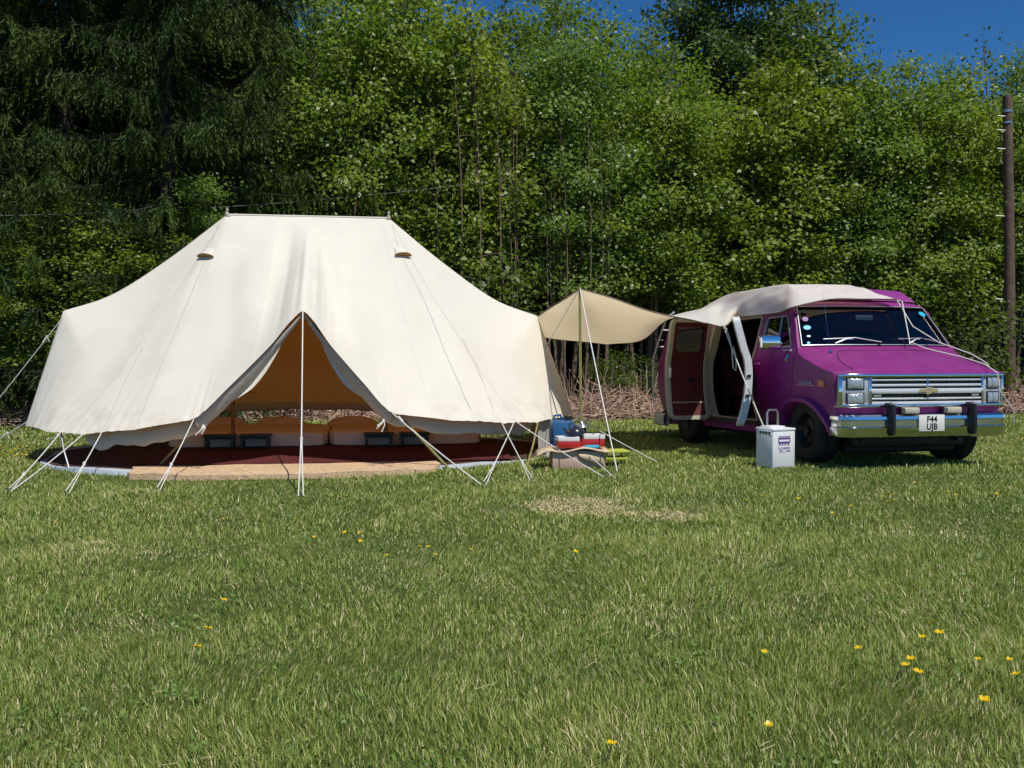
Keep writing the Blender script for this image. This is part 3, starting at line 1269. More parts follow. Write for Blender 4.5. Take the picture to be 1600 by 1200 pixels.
disc_on_screen(-.865, .88, .030, M['bench'])
disc_on_screen(-.865, .68, .032, M['violet'])
disc_on_screen(-.86, .66, .014, M['black'])
disc_on_screen(-.86, .46, .042, M['cyan'], .75)
disc_on_screen(-.86, .24, .022, M['pale'], .6)
disc_on_screen(-.875, .07, .018, M['cyan'])
disc_on_screen(.87, .84, .045, M['cyan'], .8)
# wipers
for t0, t1, k1 in ((-.60, -.02, .015), (.34, .78, .03)):
    wm = MB()
    a, b = on_screen(t0 + .02, .02, .02), on_screen((t0 * .55 + t1 * .45), .12, .03)
    e = on_screen(t1, k1, .03)
    wm.tube([a, a.lerp(b, .5) + Vector((.02, 0, .02)), b], .008, 6)
    wm.tube([on_screen(t0 - .12, .10, .028), b, e], .010, 6, 1)
    wm.tube([on_screen(t0 - .12, .10, .036), b + Vector((.01, 0, .01)), e + Vector((.008, 0, .008))], .005, 6)
    wm.build('wiper', [M['silver'], M['black']], van)

# roof cap with its sloping front
P = []
for x, z0, z1, W0, W1 in ((-1.40, 1.855, 1.868, .775, .77), (-1.42, 1.855, 1.89, .775, .755), (-1.60, 1.865, 2.01, .78, .71), (-1.72, 1.87, 2.028, .78, .70), (-2.4, 1.88, 2.035, .78, .70), (-3.3, 1.87, 2.025, .78, .70), (-3.9, 1.85, 1.89, .76, .72), (-3.98, 1.85, 1.86, .76, .75)):
    P.append([(x, -W0, z0), (x, -W0 + .005, z0 + (z1 - z0) * .3), (x, -W1 - .03, z1 - .03), (x, -W1, z1 - .008), (x, -W1 * .6, z1 + .006), (x, 0, z1 + .012), (x, W1 * .6, z1 + .006), (x, W1, z1 - .008), (x, W1 + .03, z1 - .03), (x, W0 - .005, z0 + (z1 - z0) * .3), (x, W0, z0)])
m_ = MB()
m_.grid(P)
m_.build('roof_cap', M['paint_dull'], van, ang=30)
# rain gutters
for sgn in (-1, 1):
    MB().tube([(x, sgn * (side_y(x, 1.80) + .012), z) for x, z in ((-1.22, 1.70), (-1.36, 1.79), (-1.7, 1.825), (-3, 1.84), (-4.7, 1.835), (-4.95, 1.78))], .011, 6).build('gutter', M['paint'], van)

# grille
g = MB()
ts = np.linspace(-.985, .985, 41)


def nose(y, z, out=.0):
    t = y / side_y(-.235, .9)
    x = -.135 - .10 * min(1, abs(t)) ** 5
    return Vector((x + out, y, z))


def nose_slab(y0, y1, z0, z1, out, depth, mi, mbx, n=12):
    ys = np.linspace(y0, y1, n)
    P = []
    for y in ys:
        a, b = nose(y, z0, out), nose(y, z1, out)
        P.append([(a.x - depth, y, z0), (a.x - .004, y, z0), (a.x, y, z0 + .006), (b.x, y, z1 - .006), (b.x - .004, y, z1), (b.x - depth, y, z1)])
    mbx.grid(P, mi)
    for e in (P[0], P[-1]):
        mbx.add(e, [tuple(range(6))], mi)


SY = .945
gs = MB()
for z0, z1 in ((1.005, 1.04), (.705, .735)):
    nose_slab(-SY, SY, z0, z1, .045, .09, 0, gs, 41)
for s_ in (-1, 1):
    nose_slab(s_ * .63, s_ * SY, .735, 1.005, .025, .06, 1, gs, 14)
    nose_slab(s_ * (SY - .03), s_ * SY, .72, 1.02, .045, .10, 0, gs, 4)
    nose_slab(s_ * .625, s_ * .65, .735, 1.005, .04, .05, 0, gs, 3)
gri = gs.build('grille', [M['chrome'], M['silver']], van)
gb = MB()
nose_slab(-.625, .625, .735, 1.005, -.004 + .008, .05, 0, gb, 20)
for y in np.linspace(-.50, .50, 5):
    nose_slab(y - .005, y + .005, .735, 1.005, .012, .02, 0, gb, 2)
gb.build('grille_backing', M['black'], gri)
for z, h, d in ((.978, .020, .032), (.925, .024, .032), (.866, .050, .042), (.790, .020, .032), (.747, .028, .036)):
    b_ = MB()
    nose_slab(-.625, .625, z - h / 2, z + h / 2, d, .03, 0, b_, 20)
    b_.build('grille_bar', M['bar'], gri)
b_ = MB()
nose_slab(-.007, .007, .74, 1.0, .034, .02, 0, b_, 2)
b_.build('grille_divider', M['chrome'], gri)
# bow-tie shaped emblem on the middle bar
em = MB()
bx = -.135 + .046
o2 = [(-.115, -.012), (-.100, .018), (-.035, .018), (-.030, .034), (.040, .034), (.036, .018), (.115, .018), (.100, -.016), (.030, -.016), (.026, -.034), (-.042, -.034), (-.036, -.012)]
vs = [(bx, y, .868 + z) for y, z in o2] + [(bx + .010, y * .95, .868 + z * .9) for y, z in o2]
n = len(o2)
em.add(vs, [tuple(range(n)), tuple(range(n, 2 * n))] + [(i, (i + 1) % n, n + (i + 1) % n, n + i) for i in range(n)])
em.build('emblem', M['gold'], van, smooth=False)
for s_ in (-1, 1):
    for zc in (.945, .795):
        hl = MB()
        y0, y1 = s_ * .70, s_ * .875
        nose_slab(min(y0, y1), max(y0, y1), zc - .062, zc + .062, .034, .03, 0, hl, 6)
        h_ = hl.build('headlight', M['black'], van)
        le = MB()
        P = []
        for i in range(9):
            y = lerp(s_ * .712, s_ * .863, i / 8)
            P.append([tuple(nose(y, zc + dz, .037 + .012 * (1 - (2 * i / 8 - 1) ** 4) * (1 - (dz / .052) ** 4))) for dz in np.linspace(-.05, .05, 7)])
        le.grid(P)
        le.build('lens', M['lens'], h_)
    tl_ = MB()
    nose_slab(min(s_ * .52, s_ * .60), max(s_ * .52, s_ * .60), .812, .835, .03, .02, 0, tl_, 3)
    tl_.build('indicator', M['fog_cover'], van)

# bumper, wrapped round the corners
prof = [(.0, .395), (.035, .41), (.062, .455), (.07, .505), (.05, .515), (.05, .575), (.07, .585), (.066, .615), (.045, .632), (-.02, .635), (-.03, .60), (-.03, .44)]
path = []
for y in np.linspace(-.80, .80, 17):
    path.append((-.10 - .03 * (abs(y) / .8) ** 4, y, 0.0))


def corner(s_):
    out = []
    for a in np.linspace(.15, math.pi / 2, 7):
        out.append((-.13 - .13 * (1 - math.cos(a)), s_ * (.80 + .10 * math.sin(a)), a))
    out.append((-.31, s_ * .902, math.pi / 2))
    return out


full = [(x, y, -a) for x, y, a in corner(-1)[::-1]] + path + corner(1)
P = []
for x, y, a in full:
    dx, dy = math.cos(a), math.sin(a)
    P.append([(x + dx * d, y + dy * d, z) for d, z in prof])
b_ = MB()
b_.grid(P, closed=True)
bum = b_.build('front_bumper', M['chrome'], van, ang=28)
for s_ in (-.46, .46):
    g_ = MB()
    pts = [(-.03, s_, .425), (.0, s_, .44), (.012, s_, .52), (.012, s_, .66), (.0, s_, .735), (-.04, s_, .75)]
    P = []
    for x, y, z in pts:
        P.append([(x - .09, y - .022, z), (x, y - .022, z), (x + .012, y - .014, z), (x + .012, y + .014, z), (x, y + .022, z), (x - .09, y + .022, z)])
    g_.grid(P, 0)
    for e in (P[0], P[-1]):
        g_.add(e, [tuple(range(6))])
    g_.box((.0, s_, .745), (.05, .05, .03), mi=1, bev=.008)
    g_.build('bumper_guard', [M['black'], M['silver']], van)
for s_ in (-.235, .245):
    f_ = MB()
    f_.box((-.045, s_, .672), (.07, .165, .062), bev=.012)
    f_.box((-.085, s_, .672), (.02, .18, .076), mi=1, bev=.008)
    f_.box((-.07, s_, .635), (.03, .04, .03), mi=1)
    f_.build('fog_lamp', [M['fog_cover'], M['black']], van)


def text_mesh(s, size, thick=.002, bold=0.0):
    cu = bpy.data.curves.new('t', 'FONT')
    cu.body = s
    cu.size = size
    cu.extrude = thick
    cu.offset = bold
    cu.align_x = 'CENTER'
    cu.align_y = 'CENTER'
    ob = bpy.data.objects.new('t', cu)
    COL.objects.link(ob)
    dg = bpy.context.evaluated_depsgraph_get()
    me = bpy.data.meshes.new_from_object(ob.evaluated_get(dg))
    bpy.data.objects.remove(ob)
    vs = [v.co.copy() for v in me.vertices]
    fs = [tuple(p.vertices) for p in me.polygons]
    bpy.data.meshes.remove(me)
    return vs, fs


PM = Matrix(((0, 0, 1, -.024), (1, 0, 0, -.01), (0, 1, 0, .545), (0, 0, 0, 1)))
p_ = MB().box((0, 0, -.004), (.29, .165, .012), M=PM, bev=.004)
pla = p_.build('number_plate', M['plate'], van)
t_ = MB()
for s, dy in (("F44", .037), ("UJB", -.037)):
    v_, f_ = text_mesh(s, .088, .0015, .0012)
    t_.add([(v.x * .92, v.y + dy, v.z + .004) for v in v_], f_, 0, PM)
t_.build('plate_lettering', M['black'], pla, smooth=False)

# right flank: marker lamp, chrome script, arch lips, mirror
def flank(x, z, out=0.0, sgn=-1):
    return Vector((x, sgn * (side_y(x, z) + out), z))


m_ = MB()
P = [[tuple(flank(x, z, o)) for x, o in ((-.50, .0), (-.495, .014), (-.385, .014), (-.38, .0))] for z in (.905, .912, .975, .982)]
P[0] = [tuple(flank(x, .905, 0)) for x in (-.50, -.495, -.385, -.38)]
P[3] = [tuple(flank(x, .982, 0)) for x in (-.50, -.495, -.385, -.38)]
m_.grid(P)
m_.build('marker_lamp', M['amber'], van)
s_ = MB()
r_ = random.Random(3)
x = -.86
P = [[tuple(flank(q, .922, .006)), tuple(flank(q, .928, .006))] for q in np.linspace(-.90, -.56, 10)]
s_.grid(P)
for wd in (.03, .018, .03, .026, .03, .034, .02, .022):
    s_.tube([flank(x, .938, .007), flank(x + wd * .4, .97, .007), flank(x + wd * .7, .938, .007)], .0035, 5)
    x += wd + .006
s_.build('script_badge', M['silver'], van)
for sgn in (-1, 1):
    for cx in (XF, XRW):
        P = []
        for a in np.linspace(math.pi - a_r + .02, a_r + .12, 30):
            row = []
            for rr, o in ((-.012, -.09), (-.010, .022), (.012, .062), (.050, .055), (.070, .0)):
                x, z = arch(cx, rr, rr, 2, a, a)[0]
                row.append((x, sgn * (side_y(x, max(.40, z)) + o), z))
            P.append(row)
        MB().grid(P).build('wheel_arch', M['paint'], van, ang=50)
        wh = MB()
        yo = sgn * .945
        wp = VW(cx, yo, 0)
        wz = float(G(wp.x, wp.y)) + WR - .012 - VZ - VP * cx
        wh.lathe([(.0, 0), (.055, 0), (.06, -.03), (.14, -.055), (.165, -.02), (.178, .0), (.185, -.02), (.185, -.16)], 28, Matrix.Translation((cx, yo - sgn * .02, wz)) @ Matrix.Scale(sgn, 4, (0, 1, 0)), axis='Y')
        wo = wh.build('wheel', M['rim'], van)
        ty = MB()
        ty.lathe([(.185, -.01), (.20, .0), (.30, .008), (.335, -.008), (.352, -.035), (.355, -.06), (.347, -.065), (.355, -.07), (.355, -.15), (.347, -.155), (.355, -.16), (.352, -.19), (.33, -.22), (.20, -.225), (.185, -.2)], 40, Matrix.Translation((cx, yo - sgn * .015, wz)) @ Matrix.Scale(sgn, 4, (0, 1, 0)), axis='Y')
        ty.build('tyre', M['rubber'], wo)
        MB().box((cx, sgn * .55, .62), (1.04, .05, .56)).build('wheel_well', M['black'], van)
    if sgn > 0:
        continue
    # door mirror on a bent arm
    m_ = MB()
    q = flank(-1.16, 1.30, .0, sgn)
    head = Vector((-1.02, sgn * 1.26, 1.385))
    m_.box(head, (.085, .225, .145), bev=.022)
    m_.tube([q, q + Vector((0, sgn * .09, -.005)), Vector((-1.04, sgn * 1.11, 1.37)), Vector((-1.04, sgn * 1.16, 1.405))], .011, 8)
    m_.tube([flank(-1.16, 1.25, .0, sgn), flank(-1.16, 1.20, .012, sgn), flank(-1.13, 1.19, .02, sgn)], .014, 8)
    m_.box(q + Vector((.02, 0, -.0)), (.14, .05, .03), bev=.008)
    mm = m_.build('door_mirror', M['chrome'], van)
    MB().box(head + Vector((-.044, 0, 0)), (.006, .19, .115)).build('mirror_glass', M['steel'], mm)
# front door shut lines, drip rail, handles
for sgn in (-1, 1):
    l_ = MB()
    for pts in ([(-1.0, 1.30), (-1.02, .95), (-1.06, .80)], [(-1.91, 1.74), (-1.92, 1.2), (-1.92, .50), (-1.35, .48)]):
        ps = densify(pts + pts[::-1], .08)[:-1]
        P = [[tuple(flank(x - .004, z, .0012, sgn)), tuple(flank(x + .004, z, .0012, sgn))] for x, z in [tuple(Vector(pts[0]).lerp(Vector(pts[0]), 0))]]
        line = []
        for a, b in zip(pts[:-1], pts[1:]):
            for k in range(8):
                line.append(tuple(Vector(a).lerp(Vector(b), k / 8)))
        line.append(pts[-1])
        l_.grid([[tuple(flank(x - .005, z, .0025, sgn)), tuple(flank(x + .005, z, .0025, sgn))] for x, z in line])
    l_.build('door_gap', M['black'], van)
    MB().box(flank(-1.8, 1.16, .015, sgn), (.13, .03, .03), bev=.01).build('door_handle', M['chrome'], van)
# bonnet shut line
line = [shell_pt(tuple(lerp(rows[a][i], rows[a + 1][i], f) for i in range(4)), t) + Vector((0, 0, .0015)) for a, f, t in
        ((4, .4, -.80), (5, .3, -.80), (6, 0, -.80), (6, .6, -.795), (7, .3, -.78), (8, 0, -.74), (8, .7, -.68), (9, .2, -.62), (9, .5, -.55))]
l_ = MB().tube(line, .0045, 5)
l_.tube([Vector((p.x, -p.y, p.z)) for p in line], .0045, 5)
l_.tube([line[-1]] + [shell_pt(tuple(lerp(rows[9][i], rows[10][i], .55) for i in range(4)), t) + Vector((0, 0, .0015)) for t in np.linspace(-.5, .5, 9)] + [Vector((line[-1].x, -line[-1].y, line[-1].z))], .004, 5)
l_.build('bonnet_gap', M['dark'], van)
a_ = MB()
ab = shell_pt(rows[9], -.72)
a_.lathe([(.022, 0), (.02, .012), (.008, .03), (.004, .05)], 10, Matrix.Translation(ab))
a_.tube([ab, ab + Vector((-.08, 0, .35)), ab + Vector((-.14, 0, .62))], .0014, 5)
a_.build('aerial', M['chrome'], van)

# chassis under the floor
c_ = MB()
c_.box((-2.85, 0, .36), (4.9, 1.3, .16), bev=.03)
c_.box((-.87, 0, .33), (.22, 1.7, .16), bev=.03)
c_.box((-4.12, 0, .33), (.22, 1.7, .16), bev=.03)
c_.box((-.62, 0, .31), (.14, 1.3, .20), bev=.03)
c_.build('chassis', M['black'], van)
# cabin
c_ = MB()
c_.box((-3.0, 0, .46), (4.1, 1.84, .05))
c_.box((-1.9, .0, 1.855), (.9, 1.35, .02))
c_.box((-3.4, .0, 1.865), (3.4, 1.35, .02))
c_.box((-5.0, 0, 1.0), (.04, 1.72, 1.0))
c_.box((-2.7, .93, .90), (3.2, .03, .75))
c_.box((-.95, 0, 1.10), (.32, 1.66, .30), bev=.05)
c_.build('cabin_lining', M['dark'], van)
for y in (-.48, .48):
    s_ = MB()
    soft_box((-1.75, y, .88), (.52, .52, .16), puff=.004, mbx=s_)
    soft_box((-2.02, y, 1.22), (.16, .50, .66), puff=.0, mbx=s_)
    s_.box((-1.75, y, .68), (.4, .4, .28))
    s_.build('cab_seat', M['dark'], van)
s_ = MB()
soft_box((-3.7, .2, .80), (.6, 1.3, .18), puff=.004, mbx=s_)
soft_box((-4.0, .2, 1.12), (.18, 1.3, .6), puff=.0, mbx=s_)
s_.box((-3.7, .2, .62), (.55, 1.2, .2))
s_.build('bench_seat', M['red_trim'], van)
s_ = MB()
for a in range(1):
    bmx = [(-1.22 + .06 * math.sin(t), .44 + .19 * math.cos(t), 1.27 + .17 * math.sin(t)) for t in np.linspace(0, 2 * math.pi, 25)]
    s_.tube(bmx, .013, 6)
    s_.tube([(-1.22, .26, 1.27), (-1.22, .62, 1.27)], .012, 6)
    s_.tube([(-1.22, .44, 1.27), (-1.0, .44, 1.12)], .02, 6)
s_.build('steering_wheel', M['black'], van)
MB().box((-1.20, -.02, 1.665), (.025, .22, .06), bev=.01).build('rear_view_mirror', M['silver'], van)

# side doorway: white jamb in its shade-darkened colour
lp = densify(clean(door_open), .06)
j_ = MB().grid(ring(lp, shrink(lp, .045), .10, -1, .003))
j_.build('door_jamb', M['jamb'], van, ang=50)


def leaf_door(hx, ang, dirn, width, rear):
    """one leaf of the side doors; hx hinge station, dirn -1 leaf runs back from the hinge when shut"""
    yr = side_y(hx, 1.0)
    Mx = Matrix.Translation((hx, -yr, 0)) @ Matrix.Rotation(ang, 4, 'Z')
    ol = rounded([(.008, .455), (width, .455), (width, 1.75 if rear else 1.69), (.008, 1.75 if rear else 1.69)], .085, 5)
    wl = rounded([(.09, 1.33), (width - .09, 1.33), (width - .09, 1.65), (.09, 1.65)], .05, 5)

    def mp(x, z, inset):   # shut position: x runs along dirn, outside is -y
        return (dirn * x, -(hws(z) - yr) + inset, z)
    vs, fs = panel(ol, [wl], .08)
    o_ = MB().add([mp(x, z, 0) for x, z in vs], fs, 0, Mx)
    d = o_.build('side_door', M['paint'], van, ang=35)
    # edge (white, shade-darkened on the rear leaf) and inner face
    e_ = MB()
    lo = densify(clean(ol), .05)
    li = shrink(lo, .045)
    P = [[mp(x, z, 0) for x, z in lo], [mp(x, z, .075) for x, z in lo], [mp(x, z, .082) for x, z in li], [mp(x, z, .070) for x, z in shrink(lo, .05)]]
    e_.grid([r_ + [r_[0]] for r_ in P], 0, M=Mx)
    e_.build('door_edge', M['jamb'] if rear else M['edge'], d, ang=30)
    vs, fs = panel(shrink(lo, .05), [wl], .08)
    i_ = MB().add([mp(x, z, .070) for x, z in vs], fs, 0, Mx)
    i_.build('inner_panel', M['red_trim'], d)
    vs, fs = panel(densify(clean(wl), .05), [], .08)
    MB().add([mp(x, z, .035) for x, z in vs], fs, 0, Mx).build('door_window', M['win'], d)
    if rear:
        t_ = MB()
        P = [[mp(x, z, .078) for x in np.linspace(.06, width - .06, 6)] for z in (.665, .685)]
        t_.grid(P, 0, M=Mx)
        t_.build('gold_strip', M['gold'], d)
        MB().box(mp(width - .035, 1.06, .085), (.03, .03, .13), Mx, bev=.008).build('latch', M['white_plastic'], d)
        MB().box(mp(width * .42, .98, .092), (.10, .03, .03), Mx, bev=.008).build('pull_handle', M['black'], d)
    else:
        for z in (1.02, .80):
            MB().box(mp(width + .005, z, .04), (.02, .045, .03), Mx, bev=.006).build('latch', M['black'], d)
    return d


leaf_door(DO1 + .01, R(-86), 1, .575, True)
leaf_door(DO0 - .01, R(155), -1, .60, False)

# rear bumper and ladder
prof2 = [(.0, .28), (.05, .30), (.065, .36), (.06, .44), (.03, .465), (-.02, .46), (-.02, .29)]
full = []
for s_ in (-1, 1):
    pass
full = [(-4.72, -.97, -math.pi / 2), (-4.95, -.97, -math.pi / 2)] + [(-5.10 - .12 * math.sin(a), -.97 + .12 * (1 - math.cos(a)) * 1.0, -(math.pi / 2 + a)) for a in np.linspace(.2, math.pi / 2, 5)] \
    + [(-5.22, y, math.pi) for y in np.linspace(-.75, .75, 9)] + [(-5.10 - .12 * math.sin(a), .97 - .12 * (1 - math.cos(a)), math.pi / 2 + a) for a in np.linspace(math.pi / 2, .2, 5)] + [(-4.95, .97, math.pi / 2), (-4.72, .975, math.pi / 2)]
P = [[(x + math.cos(a) * d, y + math.sin(a) * d, z) for d, z in prof2] for x, y, a in full]
MB().grid(P, closed=True).build('rear_bumper', M['white_enamel'], van, ang=40)
l_ = MB()
for y in (-.97, -.70):
    l_.tube([(-4.86, y * .84, 1.95), (-5.06, y * .86, 1.90), (-5.18, y * .90, 1.70), (-5.28, y, 1.3), (-5.31, y, .95), (-5.29, y, .58)], .013, 8)
for z in (.70, .95, 1.20, 1.45, 1.70):
    x = float(np.interp(z, [.58, .95, 1.3, 1.70, 1.90], [-5.29, -5.31, -5.28, -5.18, -5.06]))
    k = float(np.interp(z, [1.3, 1.70], [1, .90]))
    l_.tube([(x, -.97 * k, z), (x, -.70 * k, z)], .012, 8)
for z, k in ((.70, 1), (1.55, .94)):
    for y in (-.97, -.70):
        l_.tube([(-5.10, y * k * .97, z), (-5.27 if z < 1 else -5.22, y * k, z)], .01, 6)
l_.build('ladder', M['bar'], van)

# ------------------------------------------------------------------ awning sheet between tent and van
awn = thing('awning', 'cream canvas sheet propped on a pole and stretched from the tent over the van roof', 'awning', (0, 0, 0))


def ctrl(px, py, Y):
    return at(px, py, Y)


sh = TW(2.95, -.02, 1.76)
ca = [[sh, TW(3.05, .9, 1.66), ctrl(846, 527, 14.1)],
      [ctrl(872, 474, 12.15), ctrl(880, 503, 13.0), ctrl(895, 532, 14.3)],
      [ctrl(906, 450, 11.6), ctrl(930, 492, 12.9), ctrl(948, 539, 14.4)],
      [ctrl(955, 466, 11.45), ctrl(990, 500, 12.8), ctrl(1002, 531, 14.5)],
      [ctrl(1005, 482, 11.35), ctrl(1028, 497, 12.6), ctrl(1038, 503, 14.4)],
      [ctrl(1062, 497, 11.25), ctrl(1069, 490, 12.4), VW(-4.75, -.70, 1.90)],
      [ctrl(1100, 505, 11.12), ctrl(1106, 482, 12.2), VW(-4.0, -.70, 1.985)],
      [ctrl(1131, 511, 11.0), VW(-2.98, -.92, 1.86), VW(-3.15, -.76, 2.07)],
      [VW(-2.68, -.91, 1.725), VW(-2.6, -.86, 1.91), VW(-2.6, -.76, 2.07)],
      [VW(-2.3, -.92, 1.73), VW(-2.25, -.86, 1.915), VW(-2.2, -.76, 2.07)],
      [VW(-1.9, -.915, 1.725), VW(-1.9, -.86, 1.915), VW(-1.9, -.76, 2.07)],
      [VW(-1.5, -.90, 1.73), VW(-1.56, -.85, 1.91), VW(-1.66, -.745, 2.062)],
      [VW(-1.22, -.87, 1.775), VW(-1.36, -.80, 1.935), VW(-1.60, -.69, 2.055)],
      [VW(-1.20, -.46, 1.858), VW(-1.36, -.46, 1.955), VW(-1.60, -.45, 2.062)],
      [VW(-1.21, -.05, 1.866), VW(-1.38, -.08, 1.965), VW(-1.60, -.20, 2.062)],
      [VW(-1.22, .38, 1.87), VW(-1.40, .22, 1.965), VW(-1.62, .04, 2.062)]]
FAR2 = {5: VW(-4.8, 0, 1.93), 6: VW(-4.0, 0, 2.0), 7: VW(-3.15, .1, 2.07), 8: VW(-2.6, .1, 2.075), 9: VW(-2.2, .1, 2.075), 10: VW(-2.0, .05, 2.075), 11: VW(-1.9, .05, 2.07), 12: VW(-1.9, .05, 2.07), 13: VW(-1.9, .05, 2.07), 14: VW(-1.9, .08, 2.07), 15: VW(-1.9, .10, 2.07)}
P = []
NS = (len(ca) - 1) * 6
for i in range(NS + 1):
    s = i / 6
    col = [cr([c[k] for c in ca[:3]], s) if s <= 2 else cr([c[k] for c in ca[2:]], s - 2) for k in range(3)]
    row = []
    for j in range(15):
        t = j / 14
        p = cr(col, t * 2)
        rip = .010 * math.sin(9 * t + 1.7 * s) * math.sin(math.pi * t) + .008 * math.sin(2.6 * s + 3 * t)
        if s > 6:
            rip = .006 + (.010 * math.sin(7 * t + 2.3 * s) + .007 * math.sin(13 * t - 3.1 * s + 1) + .005 * math.sin(5.2 * s + 4 * t)) * math.sin(math.pi * t)
        row.append(p + Vector((0, 0, rip)))
    if s >= 5:       # the part lying on top of the roof
        k = min(int(s), 14)
        e = FAR2[k].lerp(FAR2[min(15, k + 1)], min(1, s - k))
        row += [row[-1].lerp(e, q) + Vector((0, 0, .004)) for q in (.33, .66, 1.0)]
    else:
        row += [row[-1]] * 3
    P.append(row)
m_ = weld(MB().grid(P), .0005)
# hem along the near edge
m_.tube([r_[0] for r_ in P], .009, 6, 1)
m_.tube([r_[14] for r_ in P[:31]], .007, 6, 1)
m_.build('sheet', [M['awning'], M['hem']], awn, ang=60)
ptop = ca[2][0]
pm = MB().tube([(ptop.x + .03, ptop.y + .02, 0), (ptop.x + .01, ptop.y + .01, 1.0), (ptop.x, ptop.y, ptop.z + .02)], .017, 10)
pm.build('pole', M['olive_pole'], awn)
rope(ptop, atpeg(965, 742), awn, loc=False, r=.007)
rope(ptop, TW(2.6, 1.9, .02), awn, loc=False)
cnr = ca[7][0]
rope(cnr, atpeg(1217, 724), awn, loc=False, r=.007, sag=.03)
lo = MB()
lo.tube([cnr + Vector((-.03, -.02, .03)), cnr + Vector((.02, -.03, -.02)), cnr + Vector((.06, -.03, -.12)), cnr + Vector((.085, -.04, -.26)), cnr + Vector((.10, -.05, -.47)), cnr + Vector((.13, -.05, -.50)), cnr + Vector((.135, -.05, -.36)), cnr + Vector((.10, -.04, -.22))], .008, 6)
lo.build('tie_rope', M['rope'], awn)
fc = ca[-1][0]
hood = VW(-.40, .78, 1.19)
rp = MB()
rp.tube([fc, fc + Vector((.04, -.05, -.02)), VW(-.83, .28, 1.385), VW(-.70, .40, 1.305), VW(-.42, .60, 1.215), VW(-.20, .72, 1.135), VW(-.085, .78, 1.04), VW(-.07, .80, .86)], .0065, 6)
rp.tube([VW(-.07, .80, .86), VW(-.03, .93, .66), VW(-.06, .96, .53)], .0055, 6)
rp.tube([fc, VW(-.98, .42, 1.56), VW(-.86, .66, 1.38), VW(-.62, .88, 1.25), VW(-.55, 1.02, 1.15), VW(-.5, 1.08, .98)], .0065, 6)
rp.build('guy_rope', M['rope'], awn)

# ------------------------------------------------------------------ camp kitchen beside the tent
def place(px, py, dz=0.0):
    p = gnd(px, py)
    p.z += dz
    return p


KB = place(903, 733)
kx, ky, kz = KB


def kit(x, y, z=0.0):
    return (kx + x, ky + y, kz + z)


t = thing('cardboard_box', 'flattened pinkish brown cardboard box lying on the grass under the camping stove', 'box', kit(0, .16), R(3))
m_ = MB()
m_.box((0, 0, .095), (.56, .34, .19), bev=.004)
m_.build('carton', M['cardboard'], t)
m_ = MB()
P = [[(lerp(-.02, .26, i / 8), -.176 - .012 * j, .19 - .16 * j * (i / 8) ** .5 - .01) for i in range(9)] for j in (0, 1)]
m_.grid(P)
m_.build('box_flap', M['ply'], t, solid=.006)
t = thing('wooden_board', 'warped pale plywood board resting on top of the cardboard box', 'board', kit(-.03, .15, .192), R(2))
P = []
for i in range(25):
    x = lerp(-.42, .36, i / 24)
    z = .012 + .02 * math.sin(i * .42 + 1.2) - (.09 * max(0, (-.24 - x) / .18) ** 1.6)
    P.append([(x, -.2, z), (x, .2, z + .015)])
m_ = MB().grid(P)
m_.build('plank', M['ply'], t, solid=.012)
t = thing('camping_stove', 'red two-burner camping stove with pale trays sitting on the plywood board', 'stove', kit(.01, .12, .225), R(8))
m_ = MB()
m_.box((-.11, 0, .035), (.25, .22, .07), bev=.008)
m_.box((.155, .05, .045), (.25, .22, .08), bev=.008)
m_.build('stove_body', M['red_enamel'], t)
m_ = MB()
for cx, cy, z in ((-.12, 0, .072), (.17, .05, .088)):
    for a, b, c_, d in ((-.11, 0, .012, .2), (.11, 0, .012, .2), (0, -.095, .23, .012), (0, .095, .23, .012)):
        m_.box((cx + a, cy + b, z + .022), (c_, d, .045), bev=.003)
    m_.box((cx, cy, z + .004), (.22, .19, .004))
m_.build('pan_tray', M['white_enamel'], t)
m_ = MB()
for cx, cy, z in ((-.12, 0, .08), (.17, .05, .095)):
    m_.lathe([(.0, .02), (.05, .02), (.055, 0), (.06, -.005)], 14, Matrix.Translation((cx, cy, z)))
m_.build('burner', M['black'], t)
m_ = MB()
m_.box((.13, -.085, .012), (.16, .03, .03), bev=.01)
m_.build('gas_pipe', M['cyan'], t)
t = thing('water_container', 'tall blue plastic water container standing behind the camping stove', 'container', kit(-.14, .62), R(10))
m_ = MB()
m_.box((0, 0, .24), (.25, .22, .48), bev=.03)
m_.build('tank', M['blue_plastic'], t)
m_ = MB()
m_.lathe([(.045, .47), (.045, .52), (.04, .53), (0, .53)], 14, Matrix.Translation((.07, 0, 0)))
m_.build('cap', M['black'], t)
m_ = MB().tube([(-.09, 0, .475), (-.09, 0, .53), (-.02, 0, .54), (0.01, 0, .475)], .014, 8)
m_.build('handle', M['blue_plastic'], t)
t = thing('kettle', 'round dark kettle standing on the back of the red camping stove', 'kettle', kit(-.01, .22, .30), R(20))
m_ = MB()
m_.lathe([(0, 0), (.07, 0), (.092, .03), (.095, .065), (.08, .105), (.045, .13), (.02, .14), (.012, .15), (0, .155)], 20)
m_.tube([(-.08, 0, .06), (-.12, 0, .09), (-.15, 0, .13)], [.018, .014, .010], 8)
m_.build('pot', M['kettle'], t)
m_ = MB().tube([(.075, 0, .105), (.07, 0, .17), (0, 0, .20), (-.07, 0, .17), (-.075, 0, .105)], .007, 6)
m_.build('handle', M['black'], t)
t = thing('storm_lantern', 'wire-framed glass storm lantern standing behind the kettle', 'lantern', kit(.075, .50), R(15))
m_ = MB()
m_.lathe([(0, 0), (.075, 0), (.08, .03), (.06, .22), (.03, .235)], 16)
m_.build('fuel_tank', M['steel'], t)
m_ = MB().lathe([(.035, .235), (.062, .29), (.062, .36), (.04, .41)], 16)
m_.build('glass_chimney', M['glass'], t)
m_ = MB()
